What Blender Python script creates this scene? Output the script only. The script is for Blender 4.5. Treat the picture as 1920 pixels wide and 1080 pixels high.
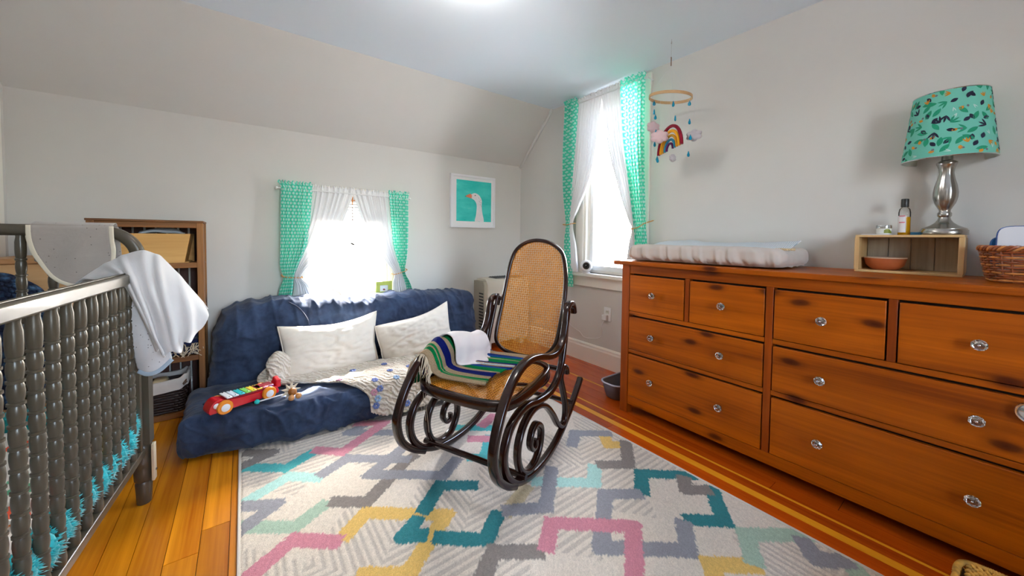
import bpy, bmesh, math, random
from mathutils import Vector, Matrix, noise as mnoise

PI = math.pi
sc = bpy.context.scene
COL = sc.collection
for o in list(bpy.data.objects):
    bpy.data.objects.remove(o, do_unlink=True)

# ------------------------------------------------------------------ camera
cam = bpy.data.cameras.new('camera')
cam_ob = bpy.data.objects.new('camera', cam)
COL.objects.link(cam_ob)
RX = Vector((0.803318, -0.595470, 0.009812))
UX = Vector((0.012490, 0.033317, 0.999367))
FX = Vector((0.595420, 0.802686, -0.034202))
cam_ob.matrix_world = Matrix(((RX.x, UX.x, -FX.x, 0), (RX.y, UX.y, -FX.y, 0), (RX.z, UX.z, -FX.z, 1.0939), (0, 0, 0, 1)))
cam.sensor_fit = 'HORIZONTAL'
cam.sensor_width = 36.0
cam.lens = 681.327 / 1920 * 36.0
cam.shift_y = -(540 - 468.874) / 1920
cam.clip_start = 0.02
cam.clip_end = 200
sc.camera = cam_ob

# ------------------------------------------------------------------ sky, sun, exposure
world = bpy.data.worlds.new('sky')
sc.world = world
world.use_nodes = True
wn, wl = world.node_tree.nodes, world.node_tree.links
for n in list(wn):
    wn.remove(n)
w_out = wn.new('ShaderNodeOutputWorld')
w_bg = wn.new('ShaderNodeBackground')
w_sky = wn.new('ShaderNodeTexSky')
w_sky.sky_type = 'NISHITA'
w_sky.sun_disc = False
SUN_DIR = Vector((-0.44, -1.0, -1.0)).normalized()      # the way the light travels
w_sky.sun_elevation = math.asin(-SUN_DIR.z)
w_sky.sun_rotation = math.atan2(-SUN_DIR.x, -SUN_DIR.y)
w_sky.air_density = 1.0
w_sky.dust_density = 2.5
w_sky.ozone_density = 1.0
w_bg.inputs['Strength'].default_value = 5.6
w_bw = wn.new('ShaderNodeRGBToBW')                     # thin bright haze: part of the blue washes out
wl.new(w_sky.outputs[0], w_bw.inputs[0])
w_mix = wn.new('ShaderNodeMix')
w_mix.data_type = 'RGBA'
w_mix.inputs[0].default_value = 0.38
wl.new(w_sky.outputs[0], w_mix.inputs[6])
wl.new(w_bw.outputs[0], w_mix.inputs[7])
wl.new(w_mix.outputs[2], w_bg.inputs['Color'])
wl.new(w_bg.outputs[0], w_out.inputs['Surface'])

sun = bpy.data.lights.new('sun', 'SUN')
sun.energy = 62.0
sun.angle = math.radians(0.9)
sun.color = (1.0, 0.95, 0.87)
sun_ob = bpy.data.objects.new('sun', sun)
COL.objects.link(sun_ob)
sun_ob.rotation_euler = SUN_DIR.to_track_quat('-Z', 'Y').to_euler()

sc.view_settings.view_transform = 'Standard'
sc.view_settings.look = 'None'
sc.view_settings.exposure = 0.50
sc.view_settings.gamma = 1.0
sc.view_settings.use_curve_mapping = False
sc.cycles.use_denoising = True
sc.cycles.max_bounces = 10
sc.cycles.diffuse_bounces = 6
sc.cycles.transmission_bounces = 8
sc.cycles.transparent_max_bounces = 16
sc.cycles.sample_clamp_indirect = 6.0
sc.cycles.caustics_reflective = False
sc.cycles.caustics_refractive = False

LAMP_POS = (0.84, 1.475)
LAMP_POWER = 26.0


def portal(name, loc, rot, sx, sy):
    l = bpy.data.lights.new(name, 'AREA')
    l.shape = 'RECTANGLE'
    l.size, l.size_y = sx, sy
    l.cycles.is_portal = True
    o = bpy.data.objects.new(name, l)
    COL.objects.link(o)
    o.location = loc
    o.rotation_euler = rot


# sampling guides only: they give off no light of their own
portal('knee_window_portal', (0.72, 3.33, 1.02), (-PI / 2, 0, 0), 0.70, 0.90)
portal('gable_window_portal', (2.62, 1.94, 1.55), (0, PI / 2, 0), 1.60, 0.66)
portal('fill_window_portal', (0.80, -1.80, 1.45), (PI / 2, 0, 0), 1.30, 1.30)

# ------------------------------------------------------------------ helpers


def C(r, g, b):
    def f(v):
        v /= 255.0
        return v / 12.92 if v <= 0.04045 else ((v + 0.055) / 1.055) ** 2.4
    return (f(r), f(g), f(b), 1.0)


def newmat(name):
    m = bpy.data.materials.new(name)
    m.use_nodes = True
    n, l = m.node_tree.nodes, m.node_tree.links
    return m, n, l, n['Principled BSDF']


def noise_node(n, l, scale, detail=3, rough=0.55, vec=None, dist=0.0):
    t = n.new('ShaderNodeTexNoise')
    t.inputs['Scale'].default_value = scale
    t.inputs['Detail'].default_value = detail
    t.inputs['Roughness'].default_value = rough
    t.inputs['Distortion'].default_value = dist
    if vec is not None:
        l.new(vec, t.inputs['Vector'])
    return t


def ramp(n, l, fac, stops):
    r = n.new('ShaderNodeValToRGB')
    e = r.color_ramp.elements
    while len(e) < len(stops):
        e.new(0.5)
    for i, (p, c) in enumerate(stops):
        e[i].position = p
        e[i].color = c if len(c) == 4 else (*c, 1)
    l.new(fac, r.inputs[0])
    return r


def math_node(n, l, op, a, b=None):
    t = n.new('ShaderNodeMath')
    t.operation = op
    for i, v in enumerate((a, b)):
        if v is None:
            continue
        if isinstance(v, (int, float)):
            t.inputs[i].default_value = v
        else:
            l.new(v, t.inputs[i])
    return t.outputs[0]


def mixc(n, l, fac, a, b, mode='MIX'):
    t = n.new('ShaderNodeMix')
    t.data_type = 'RGBA'
    t.blend_type = mode
    for s, v in ((t.inputs[0], fac), (t.inputs[6], a), (t.inputs[7], b)):
        if isinstance(v, (int, float, tuple)):
            s.default_value = v
        else:
            l.new(v, s)
    return t.outputs[2]


def bump(n, l, b, height, strength=0.3, dist=0.01):
    t = n.new('ShaderNodeBump')
    t.inputs['Strength'].default_value = strength
    t.inputs['Distance'].default_value = dist
    l.new(height, t.inputs['Height'])
    l.new(t.outputs[0], b.inputs['Normal'])
    return t


def pos_vec(n, l, scale=(1, 1, 1), obj=False, rnd=False):
    if obj:
        s = n.new('ShaderNodeTexCoord').outputs['Object']
    else:
        s = n.new('ShaderNodeNewGeometry').outputs['Position']
    if rnd:
        oi = n.new('ShaderNodeObjectInfo')
        c = n.new('ShaderNodeCombineXYZ')
        l.new(math_node(n, l, 'MULTIPLY', oi.outputs['Random'], 37.0), c.inputs[0])
        l.new(math_node(n, l, 'MULTIPLY', oi.outputs['Random'], 91.0), c.inputs[1])
        l.new(math_node(n, l, 'MULTIPLY', oi.outputs['Random'], 17.0), c.inputs[2])
        a = n.new('ShaderNodeVectorMath')
        a.operation = 'ADD'
        l.new(s, a.inputs[0])
        l.new(c.outputs[0], a.inputs[1])
        s = a.outputs[0]
    mp = n.new('ShaderNodeMapping')
    mp.inputs['Scale'].default_value = scale
    l.new(s, mp.inputs['Vector'])
    return mp.outputs[0]


def mat(name, col, rough=0.6, metal=0.0, vary=0.0, vscale=6.0, bscale=0.0, bstr=0.2, bdist=0.004, coat=0.0, sheen=0.0, transl=0.0, spec=None):
    """plain surface with optional tonal variation, fine relief, sheen or translucency"""
    m, n, l, b = newmat(name)
    b.inputs['Base Color'].default_value = col
    b.inputs['Roughness'].default_value = rough
    b.inputs['Metallic'].default_value = metal
    b.inputs['Coat Weight'].default_value = coat
    b.inputs['Sheen Weight'].default_value = sheen
    if spec is not None:
        b.inputs['Specular IOR Level'].default_value = spec
    if vary:
        t = noise_node(n, l, vscale, 4, vec=pos_vec(n, l))
        lo = tuple(c * (1 - vary) for c in col[:3]) + (1,)
        hi = tuple(min(1, c * (1 + vary)) for c in col[:3]) + (1,)
        r = ramp(n, l, t.outputs[0], [(0.3, lo), (0.7, hi)])
        l.new(r.outputs[0], b.inputs['Base Color'])
    if bscale:
        t = noise_node(n, l, bscale, 3, vec=pos_vec(n, l))
        bump(n, l, b, t.outputs[0], bstr, bdist)
    if transl:
        tr = n.new('ShaderNodeBsdfTranslucent')
        tr.inputs['Color'].default_value = col
        if vary:
            l.new(r.outputs[0], tr.inputs['Color'])
        mx = n.new('ShaderNodeMixShader')
        mx.inputs[0].default_value = transl
        l.new(b.outputs[0], mx.inputs[1])
        l.new(tr.outputs[0], mx.inputs[2])
        l.new(mx.outputs[0], n['Material Output'].inputs['Surface'])
    return m


def wood(name, c_dark, c_light, axis='Y', rough=0.4, stretch=14.0, scale=5.0, knots=None, coat=0.0, rnd=False, obj=False, tint=0.0, bstr=0.06, spec=0.5):
    """grain running along AXIS; knots = (density, colour)"""
    m, n, l, b = newmat(name)
    k = {'X': 0, 'Y': 1, 'Z': 2}[axis]
    s = [scale] * 3
    s[k] = scale / stretch
    v = pos_vec(n, l, tuple(s), obj=obj, rnd=rnd)
    broad = noise_node(n, l, 1.6, 4, 0.6, v, 0.4)
    s2 = [scale * 9] * 3
    s2[k] = scale * 9 / 40
    fine = noise_node(n, l, 1.4, 3, 0.6, pos_vec(n, l, tuple(s2), obj=obj, rnd=rnd))
    f = math_node(n, l, 'ADD', math_node(n, l, 'MULTIPLY', broad.outputs[0], 0.7), math_node(n, l, 'MULTIPLY', fine.outputs[0], 0.3))
    col = ramp(n, l, f, [(0.33, c_dark), (0.66, c_light)]).outputs[0]
    if knots:
        s3 = [1.0] * 3
        s3[k] = 0.42
        pv = n.new('ShaderNodeSeparateXYZ')
        l.new(pos_vec(n, l, tuple(s3)), pv.inputs[0])
        oth = [i for i in range(3) if i != k]
        cb = n.new('ShaderNodeCombineXYZ')
        l.new(pv.outputs[k], cb.inputs[0])
        l.new(math_node(n, l, 'ADD', pv.outputs[oth[0]], pv.outputs[oth[1]]), cb.inputs[1])
        kv = noise_node(n, l, 9.0, 2, 0.5, cb.outputs[0])
        vo = n.new('ShaderNodeTexVoronoi')
        vo.voronoi_dimensions = '2D'
        vo.inputs['Scale'].default_value = knots[0]
        vo.inputs['Randomness'].default_value = 1.0
        ad = n.new('ShaderNodeVectorMath')
        ad.operation = 'MULTIPLY_ADD'
        l.new(kv.outputs[1], ad.inputs[0])
        ad.inputs[1].default_value = (0.02, 0.02, 0.02)
        l.new(cb.outputs[0], ad.inputs[2])
        l.new(ad.outputs[0], vo.inputs['Vector'])
        kr = ramp(n, l, vo.outputs['Distance'], [(0.0, (1, 1, 1)), (0.07, (0.85, 0.85, 0.85)), (0.12, (0.3, 0.3, 0.3)), (0.20, (0, 0, 0))])
        sep = n.new('ShaderNodeSeparateColor')
        l.new(vo.outputs['Color'], sep.inputs[0])
        on = math_node(n, l, 'GREATER_THAN', sep.outputs[0], 0.48)
        col = mixc(n, l, math_node(n, l, 'MULTIPLY', kr.outputs[0], on), col, knots[1])
    if tint:
        oi = n.new('ShaderNodeObjectInfo')
        r = ramp(n, l, oi.outputs['Random'], [(0.0, (1 - tint, 1 - tint * 1.35, 1 - tint * 1.6)), (1.0, (1 + tint, 1 + tint, 1 + tint))])
        col = mixc(n, l, 1.0, col, r.outputs[0], 'MULTIPLY')
    l.new(col, b.inputs['Base Color'])
    b.inputs['Roughness'].default_value = rough
    b.inputs['Coat Weight'].default_value = coat
    b.inputs['Coat Roughness'].default_value = 0.15
    b.inputs['Specular IOR Level'].default_value = spec
    bump(n, l, b, fine.outputs[0], bstr, 0.003)
    return m


def fabric(name, col, rough=0.95, weave=900.0, vary=0.12, wrinkle=0.0, wscale=9.0, sheen=0.2, transl=0.0, lo=None):
    """woven cloth: thread relief, soft tonal variation and creases"""
    m, n, l, b = newmat(name)
    b.inputs['Roughness'].default_value = rough
    b.inputs['Sheen Weight'].default_value = sheen
    b.inputs['Specular IOR Level'].default_value = 0.15
    v = pos_vec(n, l)
    t = noise_node(n, l, 7.0, 5, 0.65, v)
    d = lo or tuple(c * (1 - vary) for c in col[:3]) + (1,)
    r = ramp(n, l, t.outputs[0], [(0.32, d), (0.66, col)])
    l.new(r.outputs[0], b.inputs['Base Color'])
    h = noise_node(n, l, weave, 2, 0.5, v).outputs[0]
    h = math_node(n, l, 'MULTIPLY', h, 0.12)
    if wrinkle:
        w = noise_node(n, l, wscale, 4, 0.6, v, 1.2)
        h = math_node(n, l, 'ADD', h, math_node(n, l, 'MULTIPLY', w.outputs[0], wrinkle))
    bump(n, l, b, h, 0.5, 0.01)
    if transl:
        tr = n.new('ShaderNodeBsdfTranslucent')
        l.new(r.outputs[0], tr.inputs['Color'])
        mx = n.new('ShaderNodeMixShader')
        mx.inputs[0].default_value = transl
        l.new(b.outputs[0], mx.inputs[1])
        l.new(tr.outputs[0], mx.inputs[2])
        l.new(mx.outputs[0], n['Material Output'].inputs['Surface'])
    return m


def glass(name, col=(1, 1, 1, 1), rough=0.0):
    """thin window glass: clear, with a faint reflection"""
    m, n, l, b = newmat(name)
    tr = n.new('ShaderNodeBsdfTransparent')
    tr.inputs[0].default_value = col
    gl = n.new('ShaderNodeBsdfGlossy')
    gl.inputs['Roughness'].default_value = 0.02
    fr = n.new('ShaderNodeFresnel')
    fr.inputs[0].default_value = 1.25
    mx = n.new('ShaderNodeMixShader')
    l.new(fr.outputs[0], mx.inputs[0])
    l.new(tr.outputs[0], mx.inputs[1])
    l.new(gl.outputs[0], mx.inputs[2])
    l.new(mx.outputs[0], n['Material Output'].inputs['Surface'])
    return m


def solid_glass(name, col, rough=0.02, ior=1.5, trans=1.0):
    m, n, l, b = newmat(name)
    b.inputs['Base Color'].default_value = col
    b.inputs['Roughness'].default_value = rough
    b.inputs['IOR'].default_value = ior
    b.inputs['Transmission Weight'].default_value = trans
    return m


class MB:
    """collects shapes for ONE mesh object"""

    def __init__(self):
        self.bm = bmesh.new()
        self.mi = 0
        self.uv = None

    def _tag(self, faces):
        for f in faces:
            f.material_index = self.mi

    def box(self, x0, x1, y0, y1, z0, z1):
        bm = self.bm
        v = [bm.verts.new((x, y, z)) for x in (x0, x1) for y in (y0, y1) for z in (z0, z1)]
        F = [(0, 1, 3, 2), (4, 6, 7, 5), (0, 4, 5, 1), (2, 3, 7, 6), (0, 2, 6, 4), (1, 5, 7, 3)]
        self._tag([bm.faces.new([v[i] for i in f]) for f in F])
        return v

    def obox(self, c, ax, ay, az, sx, sy, sz):
        """oriented box: centre, three axes, full sizes"""
        c, ax, ay, az = Vector(c), Vector(ax), Vector(ay), Vector(az)
        v = self.box(-sx / 2, sx / 2, -sy / 2, sy / 2, -sz / 2, sz / 2)
        for q in v:
            q.co = c + ax * q.co.x + ay * q.co.y + az * q.co.z
        return v

    def loft(self, rings, closed_ring=True, cap0=True, cap1=True, loop=False):
        bm = self.bm
        R = [[bm.verts.new(p) for p in r] for r in rings]
        n = len(R[0])
        fs = []
        m = len(R)
        for i in range(m if loop else m - 1):
            a, b = R[i], R[(i + 1) % m]
            for j in range(n if closed_ring else n - 1):
                k = (j + 1) % n
                fs.append(bm.faces.new((a[j], a[k], b[k], b[j])))
        if closed_ring and not loop:
            if cap0:
                fs.append(bm.faces.new(list(reversed(R[0]))))
            if cap1:
                fs.append(bm.faces.new(R[-1]))
        self._tag(fs)
        return fs

    def sweep(self, path, prof, up=None, closed=False, scale=None, cap=True):
        """sweep a closed 2-D profile along a path; UP fixes the binormal (flat bends)"""
        path = [Vector(p) for p in path]
        n = len(path)
        T = []
        for i in range(n):
            if closed:
                t = path[(i + 1) % n] - path[i - 1]
            else:
                t = path[min(i + 1, n - 1)] - path[max(i - 1, 0)]
            T.append(t.normalized())
        rings = []
        if up is None:
            a = Vector((0, 0, 1)) if abs(T[0].z) < 0.9 else Vector((1, 0, 0))
            B = (a - T[0] * a.dot(T[0])).normalized()
        for i in range(n):
            if up is not None:
                B = Vector(up)
                B = (B - T[i] * B.dot(T[i])).normalized()
            elif i:
                B = (B - T[i] * B.dot(T[i])).normalized()
            A = T[i].cross(B)
            s = 1.0 if scale is None else scale[i]
            rings.append([path[i] + A * (p[0] * s) + B * (p[1] * s) for p in prof])
        return self.loft(rings, True, cap, cap, closed)

    def tube(self, path, r, seg=8, closed=False, up=None, cap=True):
        rs = r if isinstance(r, (list, tuple)) else None
        r0 = 1.0 if rs else r
        prof = [(r0 * math.cos(2 * PI * k / seg), r0 * math.sin(2 * PI * k / seg)) for k in range(seg)]
        return self.sweep(path, prof, up, closed, rs, cap)

    def lathe(self, prof, seg=24, c=(0, 0, 0), M=None, cap=True):
        """prof = [(radius, z)] turned about z"""
        rings = []
        for r, z in prof:
            ring = []
            for k in range(seg):
                a = 2 * PI * k / seg
                p = Vector((r * math.cos(a), r * math.sin(a), z))
                if M is not None:
                    p = M @ p
                ring.append(p + Vector(c))
            rings.append(ring)
        return self.loft(rings, True, cap, cap)

    def ball(self, c, r, seg=16, rings=10, s=(1, 1, 1), M=None):
        prof = [(max(1e-4, math.sin(PI * i / rings)) * r, -math.cos(PI * i / rings) * r) for i in range(rings + 1)]
        S = Matrix.Diagonal((*s, 1.0))
        S = S if M is None else M @ S
        return self.lathe(prof, seg, c, S, cap=True)

    def prism(self, poly, axis, d0, d1):
        """extrude a polygon given in the two other axes"""
        def P(p, d):
            return {'X': (d, p[0], p[1]), 'Y': (p[0], d, p[1]), 'Z': (p[0], p[1], d)}[axis]
        bm = self.bm
        a = [bm.verts.new(P(p, d0)) for p in poly]
        b = [bm.verts.new(P(p, d1)) for p in poly]
        n = len(poly)
        fs = [bm.faces.new(a), bm.faces.new(list(reversed(b)))]
        fs += [bm.faces.new((a[i], b[i], b[(i + 1) % n], a[(i + 1) % n])) for i in range(n)]
        self._tag(fs)

    def face(self, pts):
        f = self.bm.faces.new([self.bm.verts.new(p) for p in pts])
        f.material_index = self.mi
        return f

    def grid(self, fn, nu, nv, uvfn=None, wrap_u=False):
        """fn(u,v) -> point with u,v in 0..1"""
        bm = self.bm
        V = [[bm.verts.new(fn(i / nu, j / nv)) for j in range(nv + 1)] for i in range(nu if wrap_u else nu + 1)]
        lay = bm.loops.layers.uv.verify() if uvfn else None
        fs = []
        for i in range(nu):
            for j in range(nv):
                k = (i + 1) % nu if wrap_u else i + 1
                f = bm.faces.new((V[i][j], V[k][j], V[k][j + 1], V[i][j + 1]))
                fs.append(f)
                if lay:
                    for lp, (a, b) in zip(f.loops, ((i, j), (i + 1, j), (i + 1, j + 1), (i, j + 1))):
                        lp[lay].uv = uvfn(a / nu, b / nv)
        self._tag(fs)
        return fs

    def softbox(self, c, dims, r, n=(8, 8, 8), disp=None):
        """rounded box, finely divided; disp(p, normal) -> offset along the normal"""
        bm = self.bm
        c = Vector(c)
        h = Vector(dims) / 2
        cache = {}

        def vert(p):
            key = (round(p[0], 5), round(p[1], 5), round(p[2], 5))
            if key in cache:
                return cache[key]
            q = Vector(p)
            inner = Vector([max(-(h[i] - r), min(h[i] - r, q[i])) for i in range(3)])
            d = q - inner
            nn = d.normalized() if d.length > 1e-9 else Vector((0, 0, 1))
            co = inner + nn * r
            if disp:
                co = co + nn * disp(co + c, nn)
            v = bm.verts.new(co + c)
            cache[key] = v
            return v
        fs = []
        for ax in range(3):
            a, b = (ax + 1) % 3, (ax + 2) % 3
            for sgn in (-1, 1):
                for i in range(n[a]):
                    for j in range(n[b]):
                        q = []
                        for (di, dj) in ((0, 0), (1, 0), (1, 1), (0, 1)):
                            p = [0, 0, 0]
                            p[ax] = sgn * h[ax]
                            p[a] = -h[a] + 2 * h[a] * (i + di) / n[a]
                            p[b] = -h[b] + 2 * h[b] * (j + dj) / n[b]
                            q.append(vert(p))
                        if len(set(q)) == 4:
                            fs.append(bm.faces.new(q if sgn > 0 else q[::-1]))
        self._tag(fs)
        return fs

    def build(self, name, m, parent=None, loc=(0, 0, 0), smooth=True, bevel=0.0, seg=2, sub=0, solid=0.0, angle=40, recalc=True):
        if recalc:
            bmesh.ops.recalc_face_normals(self.bm, faces=self.bm.faces)
        me = bpy.data.meshes.new(name)
        self.bm.to_mesh(me)
        self.bm.free()
        for x in (m if isinstance(m, (list, tuple)) else [m]):
            me.materials.append(x)
        return place(name, me, parent, loc, smooth, bevel, seg, sub, solid, angle)


def place(name, me, parent=None, loc=(0, 0, 0), smooth=True, bevel=0.0, seg=2, sub=0, solid=0.0, angle=40):
    if smooth:
        me.polygons.foreach_set('use_smooth', [True] * len(me.polygons))
    o = bpy.data.objects.new(name, me)
    COL.objects.link(o)
    o.parent = parent
    o.location = loc
    if solid:
        md = o.modifiers.new('solid', 'SOLIDIFY')
        md.thickness = solid
        md.offset = 0
    if bevel:
        md = o.modifiers.new('bevel', 'BEVEL')
        md.width = bevel
        md.segments = seg
        md.limit_method = 'ANGLE'
        md.angle_limit = math.radians(35)
        md.harden_normals = False
    if sub:
        md = o.modifiers.new('sub', 'SUBSURF')
        md.levels = md.render_levels = sub
    if smooth and angle and not sub:
        try:
            me.set_sharp_from_angle(angle=math.radians(angle))
        except Exception:
            pass
    return o


def thing(name, label, cat, loc=(0, 0, 0), rotz=0.0, group=None, kind=None):
    o = bpy.data.objects.new(name, None)
    o.empty_display_size = 0.05
    COL.objects.link(o)
    o.location = loc
    o.rotation_euler = (0, 0, rotz)
    return tag(o, label, cat, group, kind)


def tag(o, label=None, cat=None, group=None, kind=None):
    if label:
        o['label'] = label
    if cat:
        o['category'] = cat
    if group:
        o['group'] = group
    if kind:
        o['kind'] = kind
    return o


def structure(name, label, mb, m, **kw):
    o = mb.build(name, m, **kw)
    return tag(o, label, None, None, 'structure')


def again(src, parent, loc=None, name=None, rot=None, scale=None):
    """a copy of one mesh object sharing its data"""
    c = src.copy()
    COL.objects.link(c)
    c.parent = parent
    if loc is not None:
        c.location = loc
    if rot is not None:
        c.rotation_euler = rot
    if scale is not None:
        c.scale = scale
    return c


def cr(pts, n=8, closed=False):
    """Catmull-Rom through the points (any dimension)"""
    pts = [Vector(p) for p in pts]
    m = len(pts)
    out = []
    for i in range(m if closed else m - 1):
        if closed:
            p0, p1, p2, p3 = pts[i - 1], pts[i], pts[(i + 1) % m], pts[(i + 2) % m]
        else:
            p1, p2 = pts[i], pts[i + 1]
            p0 = pts[i - 1] if i else p1 * 2 - p2
            p3 = pts[i + 2] if i + 2 < m else p2 * 2 - p1
        for k in range(n):
            t = k / n
            out.append(0.5 * ((2 * p1) + (p2 - p0) * t + (2 * p0 - 5 * p1 + 4 * p2 - p3) * t * t + (3 * p1 - p0 - 3 * p2 + p3) * t ** 3))
    if not closed:
        out.append(pts[-1].copy())
    return out


def crv(pts, t):
    """point of the same curve at t in 0..1"""
    m = len(pts) - 1
    x = min(max(t, 0.0), 1.0) * m
    i = min(int(x), m - 1)
    t = x - i
    p1, p2 = pts[i], pts[i + 1]
    p0 = pts[i - 1] if i else p1 * 2 - p2
    p3 = pts[i + 2] if i + 2 <= m else p2 * 2 - p1
    return 0.5 * ((2 * p1) + (p2 - p0) * t + (2 * p0 - 5 * p1 + 4 * p2 - p3) * t * t + (3 * p1 - p0 - 3 * p2 + p3) * t ** 3)


def patch(ctrl):
    """smooth cloth surface through a grid of control points; returns fn(u,v), u down the rows, v along a row"""
    rows = [[Vector(p) for p in r] for r in ctrl]
    return lambda u, v: crv([crv(r, v) for r in rows], u)


def fbm(p, s, o=3):
    return mnoise.fractal(Vector(p) * s, 1.0, 2.0, o)
# ------------------------------------------------------------------ materials
random.seed(7)
WALL = mat('wall_paint', C(210, 207, 202), 0.75, vary=0.025, vscale=1.5, bscale=70, bstr=0.05)
CEIL = mat('ceiling_daylit_paint', C(232, 241, 250), 0.85, bscale=50, bstr=0.05)  # white ceiling with the bluish daylight that falls on it put into the colour
TRIMW = mat('white_gloss_trim', C(238, 234, 224), 0.35)
SASHW = mat('white_sash_paint', C(240, 241, 240), 0.35)
PANE = glass('window_glass')
FLOORW = wood('amber_fir_boards', C(164, 88, 6), C(224, 148, 26), 'Y', 0.26, 22, 6, coat=0.25, rnd=True, tint=0.22)
FLOORR = wood('red_shaded_fir_boards', C(146, 52, 4), C(192, 82, 10), 'Y', 0.26, 22, 6, coat=0.25, rnd=True, tint=0.14)  # timber variation plus the shade on the dresser side, mixed into one red tone
FLOORY = wood('yellow_fir_strips', C(214, 134, 20), C(236, 166, 40), 'Y', 0.26, 22, 6, coat=0.35, rnd=True, tint=0.05)
GAP = mat('dark_subfloor', C(40, 20, 10), 0.9)
PINE = wood('honey_pine', C(108, 42, 0), C(172, 84, 0), 'Y', 0.40, 18, 6.5, knots=(6.8, C(64, 16, 0)), coat=0.0, spec=0.2)
PINEV = wood('honey_pine_upright', C(100, 36, 0), C(146, 64, 2), 'Z', 0.42, 16, 6.5, spec=0.2)
SLOT = mat('drawer_gap_dark', C(30, 14, 8), 0.9)
STEEL = mat('brushed_steel', C(176, 172, 166), 0.24, 1.0, bscale=0)
CHROME = mat('chrome', C(220, 220, 222), 0.08, 1.0)
KNOBG = solid_glass('cut_glass_knob', (0.98, 0.98, 0.97, 1), 0.02)
BENT = mat('dark_mahogany_bentwood', C(36, 13, 7), 0.22, vary=0.35, vscale=12, coat=0.3, spec=0.35)
CANE = mat('woven_cane', C(192, 122, 22), 0.45, vary=0.18, vscale=30)
GREYP = mat('warm_grey_crib_paint', C(78, 70, 57), 0.32, vary=0.05, vscale=4, coat=0.1)
DENIM = fabric('washed_denim_cover', C(60, 76, 104), weave=700, lo=C(38, 46, 66), wrinkle=0.5, wscale=8, sheen=0.15)
CREAMP = fabric('cream_pillowcase', C(238, 228, 212), vary=0.04, wrinkle=0.55, wscale=7)
WHITEP = fabric('white_plush', C(226, 224, 222), vary=0.05, weave=420, sheen=0.5)
BLACKPL = mat('black_plastic', C(18, 18, 20), 0.35)
WHITEPL = mat('white_plastic', C(236, 236, 236), 0.35)

# ------------------------------------------------------------------ room shell
GX, KY, HK, HC, SLA = 2.452, 3.159, 1.864, 2.348, 0.492
LX, BY = -1.005, -1.62
T = 0.16
W1 = (0.40, 1.04, 0.60, 1.43)      # knee window opening  x0 x1 z0 z1
W2 = (1.66, 2.23, 0.79, 2.27)      # gable window opening y0 y1 z0 z1
W3 = (0.15, 0.95, 0.80, 2.10)     # added window opening, unseen behind the camera, lets in sky light as fill

b = MB()
b.box(LX - .2, GX + .2, BY - .2, KY + .2, -0.10, -0.013)
floor = structure('floor', 'amber fir board floor of the nursery with redder, shade-tinted boards beside the dresser', b, GAP, smooth=False)
# boards run along y; narrow ones beside the dresser: yellow strips, and red with shade in the colour
xs, x = [], LX
while x < 1.64:
    w = random.choice((0.084, 0.088, 0.09))
    xs.append((x, min(x + w, 1.665), 'a'))
    x += w
xs[-1] = (xs[-1][0], 1.665, 'a')
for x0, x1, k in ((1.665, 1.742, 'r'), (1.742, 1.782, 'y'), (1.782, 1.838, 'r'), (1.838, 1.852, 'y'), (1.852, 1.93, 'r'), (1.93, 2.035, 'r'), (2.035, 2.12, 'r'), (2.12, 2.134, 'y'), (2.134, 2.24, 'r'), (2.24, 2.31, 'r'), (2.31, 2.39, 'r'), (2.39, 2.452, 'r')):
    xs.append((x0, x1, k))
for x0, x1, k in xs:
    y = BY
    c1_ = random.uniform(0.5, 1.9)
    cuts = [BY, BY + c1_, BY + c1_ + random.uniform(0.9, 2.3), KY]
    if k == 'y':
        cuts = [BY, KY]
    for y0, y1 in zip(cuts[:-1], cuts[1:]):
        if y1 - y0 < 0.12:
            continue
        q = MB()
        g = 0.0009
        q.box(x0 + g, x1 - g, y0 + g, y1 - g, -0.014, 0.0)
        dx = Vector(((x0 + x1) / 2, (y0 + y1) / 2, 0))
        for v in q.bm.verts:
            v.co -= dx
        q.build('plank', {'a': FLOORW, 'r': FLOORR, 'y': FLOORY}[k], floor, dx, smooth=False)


def wall_with_hole(name, label, axis, at, thick, span, z0, z1, hole):
    """a wall slab with one rectangular opening: four pieces in one mesh"""
    b = MB()
    h0, h1, k0, k1 = hole

    def put(a0, a1, c0, c1):
        if axis == 'X':
            b.box(at, at + thick, a0, a1, c0, c1)
        else:
            b.box(a0, a1, at, at + thick, c0, c1)
    put(span[0], h0, z0, z1)
    put(h1, span[1], z0, z1)
    put(h0, h1, z0, k0)
    put(h0, h1, k1, z1)
    return structure(name, label, b, WALL, smooth=False)


wall_with_hole('wall_right', 'white gable wall with the tall window, behind the dresser', 'X', GX, T, (BY - T, KY + T), -0.1, HC + .05, W2)
wall_with_hole('wall_back', 'low white knee wall with the small window, behind the blue futon', 'Y', KY, T, (LX - T, GX + T), -0.1, HK + .02, W1)
wall_with_hole('wall_front', 'white wall behind the camera with an added window for sky light', 'Y', BY - T, T, (LX - T, GX + T), -0.1, HC + .05, W3)
b = MB()
b.box(LX - T, LX, BY - T, KY + T, -0.1, HC + .05)
structure('wall_left', 'white wall on the crib side of the room', b, WALL, smooth=False)
b = MB()
b.box(LX - T, GX + T, BY - T, KY - SLA + .1, HC, HC + .12)
structure('ceiling', 'flat pale ceiling', b, CEIL, smooth=False)
b = MB()
b.prism([(KY + .001, HK), (KY - SLA, HC), (KY - SLA + .1, HC + .12), (KY + T, HK + .1)], 'X', LX - T, GX + T)
structure('ceiling_slope', 'sloping white ceiling above the knee wall', b, WALL, smooth=False)
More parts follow.
